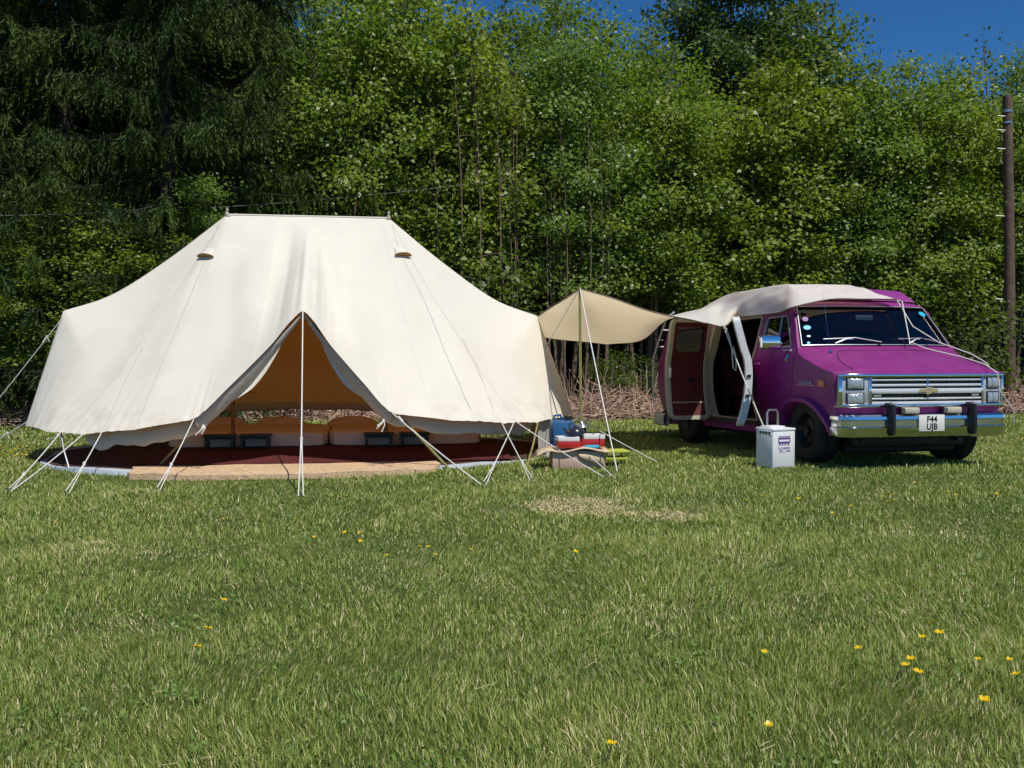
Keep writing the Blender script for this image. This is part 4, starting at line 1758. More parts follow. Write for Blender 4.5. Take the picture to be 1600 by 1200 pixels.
m_.lathe([(.07, .41), (.06, .43), (.03, .45), (.02, .48), (0, .485)], 14)
for a in range(6):
    q = a * math.pi / 3
    m_.tube([(.07 * math.cos(q), .07 * math.sin(q), .23), (.075 * math.cos(q), .075 * math.sin(q), .33), (.066 * math.cos(q), .066 * math.sin(q), .42)], .004, 5)
m_.build('wire_frame', M['steel'], t)
m_ = MB().tube([(.07, 0, .40), (.09, 0, .46), (.05, 0, .54), (-.05, 0, .54), (-.09, 0, .46), (-.07, 0, .40)], .004, 5)
m_.build('handle', M['steel'], t)
for i, (z, lab) in enumerate(((.08, 'lower of two lime green folding trays stacked on the grass'), (.155, 'upper of two lime green folding trays stacked on the grass'))):
    t = thing('folding_tray', lab, 'tray', kit(.40 + .015 * i, .25, z), R(4 + 6 * i), 'lime folding trays beside the cardboard box')
    m_ = MB().box((0, 0, .016), (.28, .26, .022), bev=.006)
    m_.build('tray_top', M['lime'], t)
    m_ = MB()
    for a in (-.11, .11):
        for b in (-.09, .09):
            m_.box((a, b, -.03 if i == 0 else -.024), (.02, .02, .09 if i == 0 else .055))
    m_.build('feet', M['lime'], t)

# water carrier by the front wheel
CB = place(1211, 732)
car = thing('water_carrier', 'white plastic water carrier with violet print and pull handle standing by the front wheel', 'water carrier', (CB.x + .04, CB.y + .14, CB.z), R(25))
m_ = MB()
m_.box((0, 0, .195), (.30, .27, .39), bev=.022)
m_.build('tank', M['white_plastic'], car)
m_ = MB()
m_.box((0, 0, .398), (.305, .275, .028), bev=.01)
m_.box((-.02, .02, .42), (.20, .16, .02), bev=.008)
m_.box((-.152, -.02, .365), (.012, .20, .05), bev=.004)
for k in range(4):
    m_.box((-.159, -.09 + .045 * k, .366), (.006, .026, .024), mi=1)
m_.build('lid', [M['white_plastic'], M['black']], car)
m_ = MB()
m_.tube([(-.01, .12, .38), (-.01, .12, .56), (.01, .12, .585), (.11, .12, .585), (.13, .12, .56), (.13, .12, .38)], .012, 8)
m_.build('pull_handle', M['steel'], car)
m_ = MB()


def ink(x0, x1, z0, z1):
    m_.box(((x0 + x1) / 2, -.1355, (z0 + z1) / 2), (x1 - x0, .003, z1 - z0))


cx = .0
ink(cx - .075, cx + .075, .322, .330)
ink(cx - .078, cx + .078, .300, .315)
ink(cx - .072, cx + .072, .262, .276)
ink(cx - .078, cx - .068, .262, .315)
ink(cx + .068, cx + .078, .262, .315)
for k in range(7):
    ink(cx - .072 + .021 * k, cx - .060 + .021 * k, .236 + .006 * (k % 2), .262)
for z0, n_, x0, wd in ((.196, 8, -.078, .0195), (.166, 7, -.065, .021)):
    r_ = random.Random(int(z0 * 1000))
    for k in range(n_):
        if n_ == 7 and k == 3:
            ink(cx + x0 + wd * k + .004, cx + x0 + wd * k + .009, z0, z0 + .005)
            continue
        x = cx + x0 + wd * k
        ink(x, x + .004, z0, z0 + .021)
        if r_.random() < .7:
            ink(x + .004, x + wd - .005, z0 + .017, z0 + .021)
        if r_.random() < .6:
            ink(x + .004, x + wd - .005, z0, z0 + .004)
        if r_.random() < .6:
            ink(x + wd - .009, x + wd - .005, z0 + .004, z0 + .017)
m_.build('printed_logo', M['violet_ink'], car, smooth=False)

# ------------------------------------------------------------------ utility pole and cable
pb = at(1578, 600, 21.0)
pt_ = at(1574, 150, 21.0)
up = thing('utility_pole', 'weathered brown wooden utility pole standing behind the van', 'pole', (pb.x, pb.y, 0))
m_ = MB()
top = Vector((pt_.x - pb.x, 0, pt_.z))
m_.tube([Vector((0, 0, 0)), top * .5 + Vector((.02, 0, 0)), top], [.125, .112, .098], 14)
for k in range(3):
    z = top.z * (.62 + .12 * k)
m_.build('post', M['pole_wood'], up)
m_ = MB()
for k, z in enumerate((.45, .75, 1.15, 2.6, 4.4)):
    MB().tube([(top.x - .05, -.05, top.z - z), (top.x - .24, -.06, top.z - z + .01)], .012, 6).build('step_iron', M['steel'], up)
m_ = MB()
m_.lathe([(.106, 0), (.112, .0), (.112, .05), (.106, .05)], 14, Matrix.Translation((top.x, 0, top.z - .36)))
m_.lathe([(.106, 0), (.112, .0), (.112, .04), (.106, .04)], 14, Matrix.Translation((top.x, 0, top.z - .6)))
m_.build('band', M['steel'], up)
m_ = MB()
a, b = at(-120, 338, 15.6), at(760, 284, 18.6)
pts = []
for i in range(25):
    t = i / 24
    p = a.lerp(b, t)
    p.z -= .32 * 4 * t * (1 - t) * .5
    pts.append(p)
o = m_.tube(pts, .006, 6).build('cable', M['cable'])
tag(o, 'thin grey cable slung in front of the trees above the tent', 'cable')


# ------------------------------------------------------------------ trees
def quad_leaves(pos, nrm, length, width, axis=None, fold=.25):
    """diamond leaves folded along the midrib; two triangles each -> one quad"""
    n = len(pos)
    nrm = nrm / np.linalg.norm(nrm, axis=1, keepdims=True)
    if axis is None:
        axis = rng.normal(size=(n, 3))
    t = axis - (axis * nrm).sum(1, keepdims=True) * nrm
    t /= np.linalg.norm(t, axis=1, keepdims=True) + 1e-9
    s = np.cross(nrm, t)
    L = length[:, None] if np.ndim(length) else length
    W = width[:, None] if np.ndim(width) else width
    a = pos - t * L * .5
    c = pos + t * L * .5 - nrm * L * .12
    b = pos + s * W * .5 + nrm * W * fold
    d = pos - s * W * .5 + nrm * W * fold
    V = np.stack([a, b, c, d], 1).reshape(-1, 3)
    Q = np.arange(n * 4).reshape(n, 4)
    return V, Q


def np_tubes(paths, n=5):
    """paths: list of (points, radii)"""
    V, Q = [], []
    o = 0
    for P, rr in paths:
        P = np.array(P, float)
        rr = np.array(rr, float)
        d = np.gradient(P, axis=0)
        d /= np.linalg.norm(d, axis=1, keepdims=True) + 1e-9
        ref = np.array([0.31, 0.95, 0.07]) if abs(d[0, 2]) > .7 else np.array([0, 0, 1.0])
        a = np.cross(d, ref)
        a /= np.linalg.norm(a, axis=1, keepdims=True) + 1e-9
        b = np.cross(d, a)
        ang = np.linspace(0, 2 * np.pi, n, endpoint=False)
        ringv = P[:, None, :] + rr[:, None, None] * (a[:, None, :] * np.cos(ang)[None, :, None] + b[:, None, :] * np.sin(ang)[None, :, None])
        k = len(P)
        V.append(ringv.reshape(-1, 3))
        i = np.arange(k - 1)[:, None] * n
        j = np.arange(n)[None, :]
        j2 = (j + 1) % n
        Q.append(np.stack([i + j, i + j2, i + n + j2, i + n + j], -1).reshape(-1, 4) + o)
        o += k * n
    return np.concatenate(V), np.concatenate(Q)


def broadleaf(seed, H=9.0, stems=4, rad=1.5, z0=1.5, spread=.9, leafL=.098, per=22, dens=1.75, base=((.120, .185, .020), (.235, .300, .038)), upright=.35, thin=1.0):
    """sapling clump: trunk mesh and crown mesh, base at the origin"""
    global rng
    rs = np.random.default_rng(seed)
    rng = rs
    tubes = []
    pos, nr, ax, tint = [], [], [], []
    for s in range(stems):
        a = rs.uniform(0, 2 * np.pi)
        b0 = np.array([.25 * np.cos(a), .25 * np.sin(a), 0]) * spread
        h = H * rs.uniform(.78, 1.0) if s else H
        lean = rad * .55 * rs.uniform(.3, 1.0)
        zz = np.linspace(0, 1, 10)
        P = np.stack([b0[0] + np.cos(a) * lean * zz ** 1.3 + .07 * np.sin(6 * zz + a), b0[1] + np.sin(a) * lean * zz ** 1.3 + .07 * np.cos(5 * zz + s), h * zz], 1)
        r0 = rs.uniform(.045, .075) * H / 9 * thin
        tubes.append((P, r0 * (1 - .88 * zz)))
        nb = int(118 * dens * h / 9 / stems)
        for k in range(nb):
            f = rs.uniform(z0 / h, .985) ** .85
            p = np.array([np.interp(f, zz, P[:, i]) for i in range(3)])
            ba = rs.uniform(0, 2 * np.pi)
            L = rad * rs.uniform(.5, 1.15) * (1.05 - .42 * f ** 3)
            el = rs.uniform(-.1, .5) + upright * f
            d = np.array([np.cos(ba) * np.cos(el), np.sin(ba) * np.cos(el), np.sin(el)])
            tt = np.linspace(0, 1, 5)
            Bp = p + d * L * tt[:, None] + np.array([0, 0, -.18 * L])[None, :] * (tt ** 2)[:, None]
            tubes.append((Bp, .014 * (1 - .8 * tt) * (1.2 - f) + .003))
            ns = max(3, int(L * 6.5))
            bt = rs.uniform(.0, 1.0)
            for q in range(ns):
                c = p + d * L * (.22 + .8 * (q + rs.uniform(0, 1)) / ns) + rs.normal(0, .10, 3)
                c[2] -= .18 * L * (q / ns) ** 2
                m_ = int(per * rs.uniform(.6, 1.3))
                off = rs.normal(0, 1, (m_, 3)) * np.array([.19, .19, .12])
                pos.append(c + off)
                tilt = rs.normal(0, .62, (m_, 3))
                n0 = np.array([d[0] * .55, d[1] * .55, .68])
                nr.append(n0 + tilt)
                ax.append(off + d * .15 + np.array([0, 0, -.06]))
                t = np.clip(bt * .7 + rs.uniform(0, .5, m_), 0, 1)[:, None]
                tint.append(np.array(base[0]) * (1 - t) + np.array(base[1]) * t)
    pos, nr, ax, tint = map(np.concatenate, (pos, nr, ax, tint))
    n = len(pos)
    L = leafL * rs.uniform(.6, 1.25, n)
    V, Q = quad_leaves(pos, nr, L, L * .72, ax)
    cm = np_mesh('crown', V, quads=Q, tint=np.repeat(tint, 4, axis=0), mats=[M['leaf']])
    V, Q = np_tubes(tubes)
    tm = np_mesh('trunk', V, quads=Q, mats=[M['bark']], smooth=True)
    return tm, cm


def spruce(seed, H=16.0, rad=3.2, z0=1.0, ntwig=80):
    rs = np.random.default_rng(seed)
    tubes = [(np.array([[0, 0, 0], [.05, 0, H * .5], [0, 0, H]]), np.array([.19, .13, .02]))]
    A, B, Cc, tint = [], [], [], []
    pa, pn, pl_, pt2, px_ = [], [], [], [], []
    z = z0
    while z < H * .97:
        f = z / H
        nk = rs.integers(3, 6)
        for k in range(nk + 2):
            a = rs.uniform(0, 2 * np.pi)
            L = (rad * (1 - f) ** .75 + .25) * rs.uniform(.6, 1.1)
            if k >= nk:
                L = rs.uniform(.4, .9)
            tt = np.linspace(0, 1, 8)
            out = np.array([np.cos(a), np.sin(a), 0])
            P = np.array([0, 0, z + rs.uniform(-.15, .15)]) + out * L * tt[:, None] + np.array([0, 0, 1.0]) * (-.30 * L * tt + .16 * L * tt ** 3)[:, None]
            tubes.append((P, .024 * (1 - .85 * tt) * (1.1 - f)))
            side = np.array([-np.sin(a), np.cos(a), 0])
            nt_ = int(ntwig * L / rad) + 4
            shade = rs.uniform(0, 1)
            for q in range(nt_):
                t = rs.uniform(.08, 1.0)
                p = np.array([np.interp(t, tt, P[:, i]) for i in range(3)])
                sgn = rs.choice((-1, 1))
                tl = rs.uniform(.25, .75) * (1 - .45 * t)
                td = side * sgn * rs.uniform(.3, .8) + out * rs.uniform(.2, .6) + np.array([0, 0, -rs.uniform(.4, 1.7)])
                td /= np.linalg.norm(td)
                nn = int(tl / .028)
                s_ = np.linspace(.05, 1, nn)
                c = p + td * (tl * s_)[:, None] + np.array([0, 0, -.22 * tl]) * (s_ ** 2)[:, None]
                jit = rs.normal(0, .5, (nn, 3))
                pa.append(c + rs.normal(0, .012, (nn, 3)))
                px_.append(td + jit * .6)
                pn.append(rs.normal(0, 1, (nn, 3)) + np.array([0, 0, .6]))
                pl_.append(rs.uniform(.10, .19, nn) * (1.1 - .4 * s_))
                g = np.clip(shade * .6 + .35 * s_ + rs.uniform(-.1, .25, nn), 0, 1)[:, None]
                pt2.append(np.array([.012, .026, .010]) * (1 - g) + np.array([.075, .100, .018]) * g)
        z += rs.uniform(.20, .42)
    pa, pn, pl_, pt2, px_ = map(np.concatenate, (pa, pn, pl_, pt2, px_))
    global rng
    rng = rs
    V, Q = quad_leaves(pa, pn, pl_, np.full(len(pa), .021), px_, fold=.1)
    cm = np_mesh('crown', V, quads=Q, tint=np.repeat(pt2, 4, axis=0), mats=[M['needle']])
    V, Q = np_tubes(tubes)
    tm = np_mesh('trunk', V, quads=Q, mats=[M['bark_dark']], smooth=True)
    return tm, cm


def tree(name, meshes, x, y, sc, rz, label, group=None, cat='tree'):
    t = thing(name, label, cat, (x, y, float(G(x, y))), rz, group)
    t.scale = sc
    for n_, me in zip(('trunk', 'crown'), meshes):
        o = bpy.data.objects.new(n_, me)
        COL.objects.link(o)
        o.parent = t
    return t


def hedge_y(x):
    return 19.6 + .27 * (x + 2)


B1 = [broadleaf(11, 9, 6, 1.45, z0=2.2), broadleaf(12, 9, 7, 1.4, z0=2.0), broadleaf(13, 9, 6, 1.5, z0=2.3, leafL=.122, per=15, base=((.145, .205, .018), (.265, .315, .036))), broadleaf(14, 9, 5, 1.45, z0=2.1, leafL=.082, per=28, base=((.105, .180, .027), (.195, .280, .050)))]
rs = np.random.default_rng(5)


def hh(x, y):
    """height of the wood's edge at x, read off the skyline"""
    px = 800 + F_PX * x / y
    sk = np.interp(px, [-300, 500, 700, 760, 900, 960, 1040, 1120, 1250, 1360, 1400, 1480, 1540, 1600, 1900], [-110, -60, -12, 5, 0, 18, 88, 98, 108, 100, 125, 125, 110, 105, 70])
    return CAM_H + (552 - sk + 12) / F_PX * y


HL = 'young broadleaf tree in the dense green front row of the wood'
xs = np.arange(-14.5, 17.5, 1.42)
for i, x in enumerate(xs):
    x = x + rs.uniform(-.35, .35)
    y = hedge_y(x) + rs.uniform(-.5, .6)
    h = hh(x, y) * rs.uniform(.90, 1.03)
    if 800 + F_PX * x / y < 350:
        continue
    tree('broadleaf_tree', B1[i % 4], x, y, (1.0, 1.0, h / 9), rs.uniform(0, 6.28), HL, 'front row of young broadleaf trees')
for i, x in enumerate(np.arange(-15, 19, 1.9)):
    x = x + rs.uniform(-.4, .4)
    y = hedge_y(x) + 2.4 + rs.uniform(-.6, .6)
    h = hh(x, y) * rs.uniform(.90, 1.02)
    tree('broadleaf_tree', B1[(i * 3 + 1) % 4], x, y, (1.15, 1.15, h / 9), rs.uniform(0, 6.28), 'broadleaf tree standing in the wood behind the front row', 'broadleaf trees deeper in the wood')
for i, x in enumerate(np.arange(-16, 22, 2.3)):
    x = x + rs.uniform(-.5, .5)
    y = hedge_y(x) + 5.4 + rs.uniform(-.8, .8)
    h = hh(x, y) * rs.uniform(.82, .97)
    tree('broadleaf_tree', B1[(i * 2 + 3) % 4], x, y, (1.35, 1.35, h / 9), rs.uniform(0, 6.28), 'broadleaf tree standing in the wood behind the front row', 'broadleaf trees deeper in the wood')
# tall dark tree rising behind, and the rounded tree right of it
TB = broadleaf(31, 13, 6, 2.5, 4.0, 1.6, .125, 18, 1.5, ((.050, .085, .016), (.085, .125, .024)), .1)
q = at(1165, 552, 26)
tree('tall_tree', TB, q.x, q.y, (1, 1, 1.03), 1.0, 'tallest dark green tree, rising out of the frame above the van', None)
RB = broadleaf(33, 9.6, 5, 1.7, 1.0, 1.0, .11, 18, 1.5, ((.095, .140, .012), (.165, .210, .020)), .15)
q = at(1300, 552, 23)
tree('broadleaf_tree', RB, q.x, q.y, (1.05, 1.05, .965), .4, 'bushy yellow-green tree making the rounded shoulder of the skyline above the van windscreen', None)
SB = broadleaf(35, 9.2, 5, 1.0, 1.5, 1.6, .10, 5, .8, ((.060, .095, .02), (.10, .145, .03)), 1.1)
for i, (px, d, sc) in enumerate(((1450, 24.5, .95), (1570, 24, .96), (1018, 24, 1.0), (745, 22, 1.03))):
    q = at(px, 552, d)
    tree('slender_tree', SB, q.x, q.y, (1, 1, sc), i * 1.3, ('slender tree with thin shoots against the sky just left of the utility pole', 'slender tree with thin shoots against the sky behind the utility pole',
                                                        'slender tree with thin shoots against the sky left of the tallest tree', 'slender tree with thin shoots against the sky above the right end of the tent')[i], 'slender trees with thin shoots')
SS = broadleaf(71, 7.5, 16, .75, 1.6, 3.2, .09, 9, .8, ((.12, .175, .02), (.22, .28, .036)), .5, .55)
for i, (px, d, lab) in enumerate(((742, 18.7, 'thicket of thin bare brown stems above the right slope of the tent'), (905, 19.2, 'thicket of thin stems with sparse leaves above the awning peak'), (565, 18.6, 'thicket of thin stems with sparse leaves above the tent ridge'))):
    q = at(px, 552, d)
    tree('sapling_thicket', SS, q.x, q.y, (.9, .5, (.95, .8, .85)[i]), i * .8, lab, 'thickets of thin stems at the front of the wood', 'saplings')
# spruces at the left
S1 = [spruce(51), spruce(52, 15, 3.0)]
sp = [(-60, 17.4, 1.05, 'dark spruce with hanging twigs at the left edge of the view', 0), (105, 18.0, 1.1, 'dark spruce with drooping boughs above the left shoulder of the tent', 1),
      (265, 17.2, 1.0, 'dark spruce with drooping boughs above the left end of the tent ridge', 0), (375, 18.8, 1.0, 'dark spruce with long hanging twigs, the rightmost of the spruces', 1), (290, 21.5, 1.1, 'dark spruce standing behind the other spruces', 0), (-10, 20.5, 1.15, 'dark spruce standing behind the other spruces', 1), (190, 21, 1.15, 'dark spruce standing behind the other spruces', 0)]
for i, (px, d, sc, lab, k) in enumerate(sp):
    q = at(px, 552, d)
    tree('spruce', S1[k], q.x, q.y, (.95, .95, sc), i * 1.1 + .3, lab, 'dark spruces at the left of the wood')
for i, (px, d, sc, lab) in enumerate(((40, 16.9, .36, 'short leafy tree under the spruces at the left edge of the view'), (135, 17.0, .40, 'short leafy tree under the spruces above the left shoulder of the tent'),
                                    (240, 16.9, .44, 'short leafy tree under the spruces left of the tent ridge'), (320, 17.3, .47, 'short leafy tree under the spruces behind the left end of the tent ridge'))):
    q = at(px, 552, d)
    tree('broadleaf_tree', B1[i % 4], q.x, q.y, (.72, .72, sc), i * 2.1, lab, 'short leafy trees under the spruces')
# small bushes at the foot of the wood
BU = broadleaf(61, 2.0, 6, .75, .35, 2.0, .085, 16, 1.8, ((.070, .110, .014), (.12, .165, .022)), .5)
bs = [(990, 19.3, .62, 'leafy green bush beside the rear ladder of the van'), (955, 19.4, .55, 'leafy green bush behind the awning pole'), (1345, 20.5, 1.0, None), (1500, 20.5, 1.2, 'low leafy bush behind the van bonnet'),
      (50, 19.0, 1.7, 'leafy bush in the shade left of the tent'), (190, 18.4, 1.75, 'leafy bush behind the left shoulder of the tent'), (700, 18.6, 1.5, 'leafy bush behind the right slope of the tent'), (800, 18.6, 1.3, None)]
for i, (px, d, sc, lab) in enumerate(bs):
    if not lab:
        continue
    q = at(px, 552, d)
    tree('bush', BU, q.x, q.y, (sc, sc, sc * .95), i * 1.7, lab, None, 'bush')

# far wood closing the view between the trunks
rs = np.random.default_rng(77)
n = 90000
fx = rs.uniform(-24, 30, n)
fy = hedge_y(fx) + rs.uniform(8.5, 13, n)
fz = rs.uniform(0, 1, n) ** 1.3 * np.array([max(2, hh(a, b) * .66) for a, b in zip(fx, fy)])
rng = rs
V, Q = quad_leaves(np.stack([fx, fy, fz], 1), rs.normal(0, .6, (n, 3)) + np.array([0, -.3, .8]), rs.uniform(.35, .6, n), rs.uniform(.28, .45, n))
t = rs.uniform(0, 1, (n, 1))
me = np_mesh('far_wood', V, quads=Q, tint=np.repeat(np.array([.03, .05, .012]) * (1 - t) + np.array([.05, .075, .018]) * t, 4, axis=0), mats=[M['leaf']])
o = bpy.data.objects.new('far_wood', me)
COL.objects.link(o)
tag(o, 'dark mass of leaves deep in the wood', 'woodland', kind='stuff')

# dead bracken heaped along the foot of the wood
def bracken_y(px):
    return float(np.interp(px, [-200, 0, 100, 600, 870, 1010, 1500, 1600, 1900], [16.2, 16.3, 16.6, 17.6, 17.9, 18.2, 20, 20.6, 22]))


paths, tints = [], []
rs = np.random.default_rng(91)
nst = 18000
for i in range(nst):
    px = rs.uniform(-180, 1900)
    if 1050 < px < 1540 and rs.uniform() < .75:
        continue
    d = bracken_y(px) + rs.uniform(-.1, 1.5)
    x = (px - 800) / F_PX * d
    hgt = (.62 if px > 850 else .72) * (0.65 + .35 * math.sin(px * .031) * math.sin(px * .011 + 1)) * min(1, (d - bracken_y(px) + .25) * 1.1)
    z = rs.uniform(0, 1) ** .9 * hgt
    L = rs.uniform(.15, .55)
    dr = rs.normal(0, 1, 3) * np.array([1, .6, .55])
    if rs.uniform() < .04:
        dr = np.array([rs.normal(0, .3), rs.normal(0, .3), 1.6]); L *= 1.7
    dr /= np.linalg.norm(dr)
    p = np.array([x, d, max(.02, z)])
    e = p + dr * L
    e[2] = max(.01, e[2])
    mid = (p + e) / 2 + rs.normal(0, .03, 3)
    paths.append((np.array([p, mid, e]), np.array([.010, .0085, .004]) * rs.uniform(.6, 1.4)))
    k = rs.uniform(0, 1)
    c = np.array([.25, .145, .10]) * (1 - k) + np.array([.62, .44, .33]) * k
    tints.append(np.tile(c, (12, 1)))
V, Q = np_tubes(paths, 4)
me = np_mesh('dead_bracken', V, quads=Q, tint=np.concatenate(tints), mats=[M['stalk']])
o = bpy.data.objects.new('dead_bracken', me)
COL.objects.link(o)
tag(o, 'tangled brown dead bracken heaped along the foot of the wood', 'bracken', kind='stuff')

# ------------------------------------------------------------------ grass
def fbm(x, y, seed, f0=1.0, oct=4):
    r_ = np.random.default_rng(seed)
    out = np.zeros_like(x)
    amp = 1.0
    tot = 0
    f = f0
    for o_ in range(oct):
        for k in range(3):
            a = r_.uniform(0, 2 * np.pi)
            ph = r_.uniform(0, 2 * np.pi, 2)
            out += amp / 3 * np.sin(f * (x * np.cos(a) + y * np.sin(a)) + ph[0] + 1.3 * np.sin(f * .6 * (x * np.sin(a) - y * np.cos(a)) + ph[1]))
        tot += amp
        amp *= .62
        f *= 2.1
    return out / tot


def dry_amount(x, y):
    d = np.zeros_like(x)
    for px, py, rx, ry, s in ((915, 790, .40, .26, 1.6), (985, 805, .45, .20, 1.6), (1040, 804, .30, .10, .9), (150, 848, .10, .07, .5), (120, 860, .3, .2, .10), (335, 865, .3, .16, .10), (1330, 948, .5, .2, .12), (1545, 1125, .22, .2, .16), (1590, 1190, .3, .22, .16), (560, 815, .35, .15, .08), (1430, 830, .5, .25, .10), (980, 960, .3, .2, .08), (960, 1165, .2, .15, .10)):
        g_ = gnd(px, py)
        d += 1.6 * s * np.exp(-(((x - g_.x) / rx) ** 2 + ((y - g_.y) / (ry * 1.3)) ** 2) ** 1.4)
    return d


def make_grass():
    rs = np.random.default_rng(21)
    bands = [(2.4, 4.2, 13000, 1.05, .0017), (4.2, 6.5, 8000, 1.0, .0021), (6.5, 9.5, 4000, 1.0, .0032), (9.5, 13.5, 2000, 1.0, .0046), (13.5, 19.5, 850, 1.2, .0080)]
    Vs, Qs, Ts, tin = [], [], [], []
    o = 0
    for y0, y1, dn, hs, wd in bands:
        hw0, hw1 = y0 * .56 + 1.6, y1 * .56 + 1.6
        area = (y1 - y0) * 2 * hw1
        n = int(area * dn)
        y = rs.uniform(y0, y1, n)
        x = rs.uniform(-hw1, hw1, n)
        keep = np.abs(x) < y * .56 + 1.6
        # nothing grows through the groundsheet, the tyres or the things on the grass
        dx, dy = x - TX, y - TY
        u, v = dx * TC + dy * TS, -dx * TS + dy * TC
        keep &= ((np.abs(u) / 3.12) ** 2.25 + (np.abs(v) / 2.36) ** 2.25 > 1.0) & ~(((np.abs(u + .12) / 1.58) ** 3.4 + (np.abs(v + 2.02) / .57) ** 3.4) < 1)
        x, y = x[keep], y[keep]
        n = len(x)
        lush = fbm(x, y, 3, 1.1, 4)
        fine = fbm(x, y, 8, 5.0, 3)
        dry = np.clip(dry_amount(x, y) * np.clip(.62 + 1.5 * fbm(x, y, 19, 4.2, 4), 0, 1.3) + .62 * np.clip(fbm(x, y, 15, 3.4, 4) - .26, 0, 1), 0, 1)
        h = (.038 + .015 * lush + .018 * fine) * rs.uniform(.45, 1.25, n) * hs * (1 - .78 * dry)
        h = np.clip(h, .015, .15)
        tall = rs.uniform(0, 1, n) < .02
        h = np.where(tall, h * 1.7, h)
        a = rs.uniform(0, 2 * np.pi, n)
        comb = .9 * fbm(x, y, 41, 3.5, 3)
        lean = h * rs.uniform(.05, 1.0, n) + .05 * dry * rs.uniform(.4, 1.2, n)
        la = a + comb * 2
        ld = np.stack([np.cos(la), np.sin(la)], 1) * lean[:, None]
        w_ = wd * rs.uniform(.6, 1.4, n)
        sd = np.stack([-np.sin(a), np.cos(a)], 1) * w_[:, None]
        z = G(x, y) - .004
        B0 = np.stack([x - sd[:, 0], y - sd[:, 1], z], 1)
        B1_ = np.stack([x + sd[:, 0], y + sd[:, 1], z], 1)
        mx_, my_ = x + ld[:, 0] * .38, y + ld[:, 1] * .38
        C0 = np.stack([mx_ - sd[:, 0] * .8, my_ - sd[:, 1] * .8, z + h * .62], 1)
        C1 = np.stack([mx_ + sd[:, 0] * .8, my_ + sd[:, 1] * .8, z + h * .62], 1)
        T_ = np.stack([x + ld[:, 0], y + ld[:, 1], z + h], 1)
        V = np.stack([B0, B1_, C1, C0, T_], 1).reshape(-1, 3)
        i = o + np.arange(n) * 5
        Qs.append(np.stack([i, i + 1, i + 2, i + 3], 1))
        Ts.append(np.stack([i + 3, i + 2, i + 4], 1))
        o += n * 5
        Vs.append(V)
        k = np.clip(.48 + .30 * lush + .34 * fine + rs.normal(0, .24, n), 0, 1)[:, None]
        c = np.array([.125, .205, .030]) * (1 - k) + np.array([.420, .475, .115]) * k
        st = ((rs.uniform(0, 1, n) < .075 + .95 * dry) * rs.uniform(.6, 1, n))[:, None]
        c = c * (1 - st) + np.array([.92, .74, .47]) * st
        tin.append(np.repeat(c, 5, axis=0))
    # broad-leaved weeds and clover between the blades
    cs = 800
    cy = rs.uniform(0, 1, cs) ** 1.2 * 14 + 2.6
    cx_ = rs.uniform(-1, 1, cs) * (cy * .56 + 1.4)
    dx, dy = cx_ - TX, cy - TY
    u, v = dx * TC + dy * TS, -dx * TS + dy * TC
    ok = (np.abs(u) < 3.3) & (np.abs(v) < 2.75)
    cx_, cy = cx_[~ok], cy[~ok]
    m_ = 11
    px_ = np.repeat(cx_, m_) + rs.normal(0, .045, len(cx_) * m_)
    py_ = np.repeat(cy, m_) + rs.normal(0, .045, len(cx_) * m_)
    pz_ = G(px_, py_) + rs.uniform(.02, .055, len(px_))
    nn = rs.normal(0, .45, (len(px_), 3)) + np.array([0, -.25, 1])
    sz = rs.uniform(.012, .028, len(px_))
    global rng
    rng = rs
    V, Q = quad_leaves(np.stack([px_, py_, pz_], 1), nn, sz, sz * .62)
    Vs.append(V)
    Qs.append(Q + o)
    o += len(V)
    kk = np.repeat(rs.uniform(0, 1, len(cx_)), m_)[:, None]
    tin.append(np.repeat(np.array([.10, .19, .03]) * (1 - kk) + np.array([.20, .30, .055]) * kk, 4, axis=0))
    # fallen dry stems
    ns = 170
    sy_ = rs.uniform(2.6, 11, ns)
    sx_ = rs.uniform(-1, 1, ns) * (sy_ * .56 + 1.2)
    a = rs.uniform(0, np.pi, ns)
    L = rs.uniform(.03, .09, ns)
    dx, dy = sx_ - TX, sy_ - TY
    ok = ~((np.abs(dx) < 3.6) & (np.abs(dy) < 3))
    sx_, sy_, a, L = sx_[ok], sy_[ok], a[ok], L[ok]
    zz = G(sx_, sy_) + rs.uniform(.03, .06, len(sx_))
    dd = np.stack([np.cos(a), np.sin(a), rs.normal(0, .25, len(a))], 1) * L[:, None]
    pp = np.stack([sx_, sy_, zz], 1)
    wv = np.stack([-np.sin(a), np.cos(a), 0 * a], 1) * .0012 + np.array([0, 0, .0008])
    V = np.stack([pp - wv, pp + wv, pp + dd + wv, pp + dd - wv], 1).reshape(-1, 3)
    Vs.append(V)
    Qs.append(np.arange(len(V)).reshape(-1, 4) + o)
    o += len(V)
    tin.append(np.tile(np.array([.46, .40, .22]), (len(V), 1)))
    me = np_mesh('grass', np.concatenate(Vs), quads=np.concatenate(Qs), tris=np.concatenate(Ts), tint=np.concatenate(tin), mats=[M['grass']])
    ob = bpy.data.objects.new('grass', me)
    COL.objects.link(ob)
    tag(ob, 'short green meadow grass with dry straw patches', 'grass', kind='stuff')


make_grass()

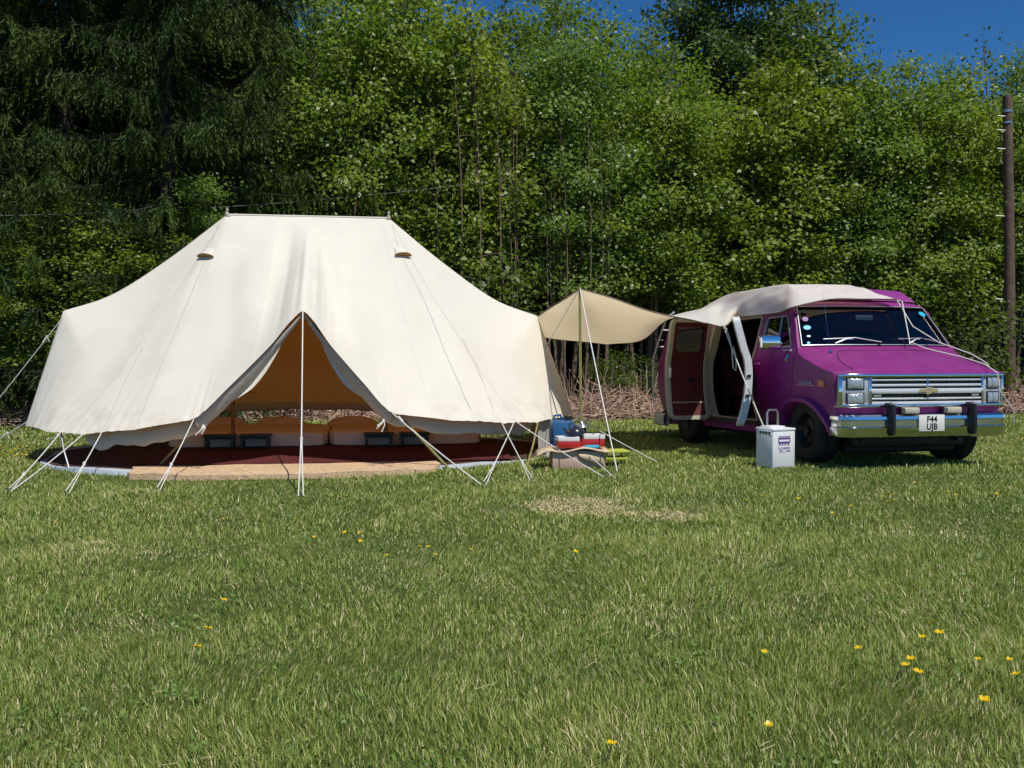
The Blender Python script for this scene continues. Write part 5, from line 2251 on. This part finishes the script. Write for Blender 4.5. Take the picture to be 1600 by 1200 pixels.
# ------------------------------------------------------------------ yellow flowers
def flower_mesh(seed):
    r_ = random.Random(seed)
    m_ = MB()
    tip = Vector((r_.uniform(-.02, .02), r_.uniform(-.02, .02), .085))
    m_.tube([(0, 0, 0), tip * .5 + Vector((.006, 0, 0)), tip], .0016, 5, 1)
    for k in range(5):
        a = k * 2 * math.pi / 5 + r_.uniform(-.1, .1)
        d = Vector((math.cos(a), math.sin(a), .55))
        s = Vector((-math.sin(a), math.cos(a), 0))
        m_.add([tip, tip + d * .008 + s * .007, tip + d * .016 + s * .006, tip + d * .018, tip + d * .016 - s * .006, tip + d * .008 - s * .007], [(0, 1, 2, 3, 4, 5)], 0)
    m_.sphere(tip + Vector((0, 0, .003)), .004, 8)
    me_o = m_.build('buttercup', [M['petal'], M['stem']])
    return me_o


FL = [(356, 957, 1), (317, 1004, 1.2), (303, 1032, .8), (316, 1032, .8), (70, 942, 1), (3, 922, .8), (145, 852, .6), (93, 826, .6), (540, 843, .8), (570, 843, .9), (568, 856, .8), (498, 850, .7), (510, 845, .6), (661, 866, .7), (669, 865, .8), (679, 878, .7), (612, 880, .7), (734, 868, .5), (892, 874, .9), (917, 840, .7), (914, 862, .6), (356, 820, .6), (300, 794, .5), (327, 799, .5), (458, 818, .5), (1453, 996, 1.1), (1449, 1010, 1.1), (1436, 1013, .9), (1410, 1054, 1), (1420, 1060, 1), (1416, 1076, 1.1), (1343, 1036, .9), (1515, 1112, 1.1), (1582, 1094, 1.1), (1580, 1080, .9), (1193, 1041, .8), (1195, 1158, .8), (945, 1192, 1), (1195, 783, .8), (1247, 788, .9), (1240, 787, .7), (1366, 749, .7), (1354, 755, .6), (1428, 761, .7), (1320, 773, .6), (1378, 781, 1), (1386, 783, 1), (1395, 791, .7), (1375, 792, .7), (1309, 802, .8), (1327, 798, .7), (1297, 811, .7), (1475, 777, .7), (1482, 780, .7), (1543, 778, .8), (1166, 789, .6), (1036, 858, .7), (1545, 713, .9), (1597, 714, .9), (120, 757, .6), (213, 744, .6), (243, 745, .6), (730, 752, .6), (1600, 668, .9), (1590, 690, .9), (1531, 1053, .8), (1574, 1050, .8), (860, 735, .7), (850, 732, .6)]
r_ = random.Random(9)
for i in range(46):
    FL.append((r_.uniform(-5, 78), r_.uniform(700, 716), .75))
protos = [flower_mesh(k) for k in range(3)]
ex = {i: None for i in range(3)}
for i, (px, py, s) in enumerate(FL):
    g_ = gnd(px, py + 3)
    src = protos[i % 3]
    o = src if i < 3 else src.copy()
    if i >= 3:
        COL.objects.link(o)
    # a flower seen low in the photo stands on a stem, so its foot is a little nearer
    o.location = (g_.x, g_.y - .085 * .55 * s * g_.y / CAM_H * .35, g_.z)
    o.scale = (1.05 * s, 1.05 * s, .5 + .45 * s)
    o.rotation_euler = (r_.uniform(-.15, .5), r_.uniform(-.3, .3), r_.uniform(0, 6))
    far = i >= len(FL) - 46
    tag(o, 'tiny yellow buttercup in the bright drift of flowers left of the tent' if far else 'single yellow buttercup in the open grass', 'flower', 'buttercups left of the tent' if far else 'buttercups in the meadow')
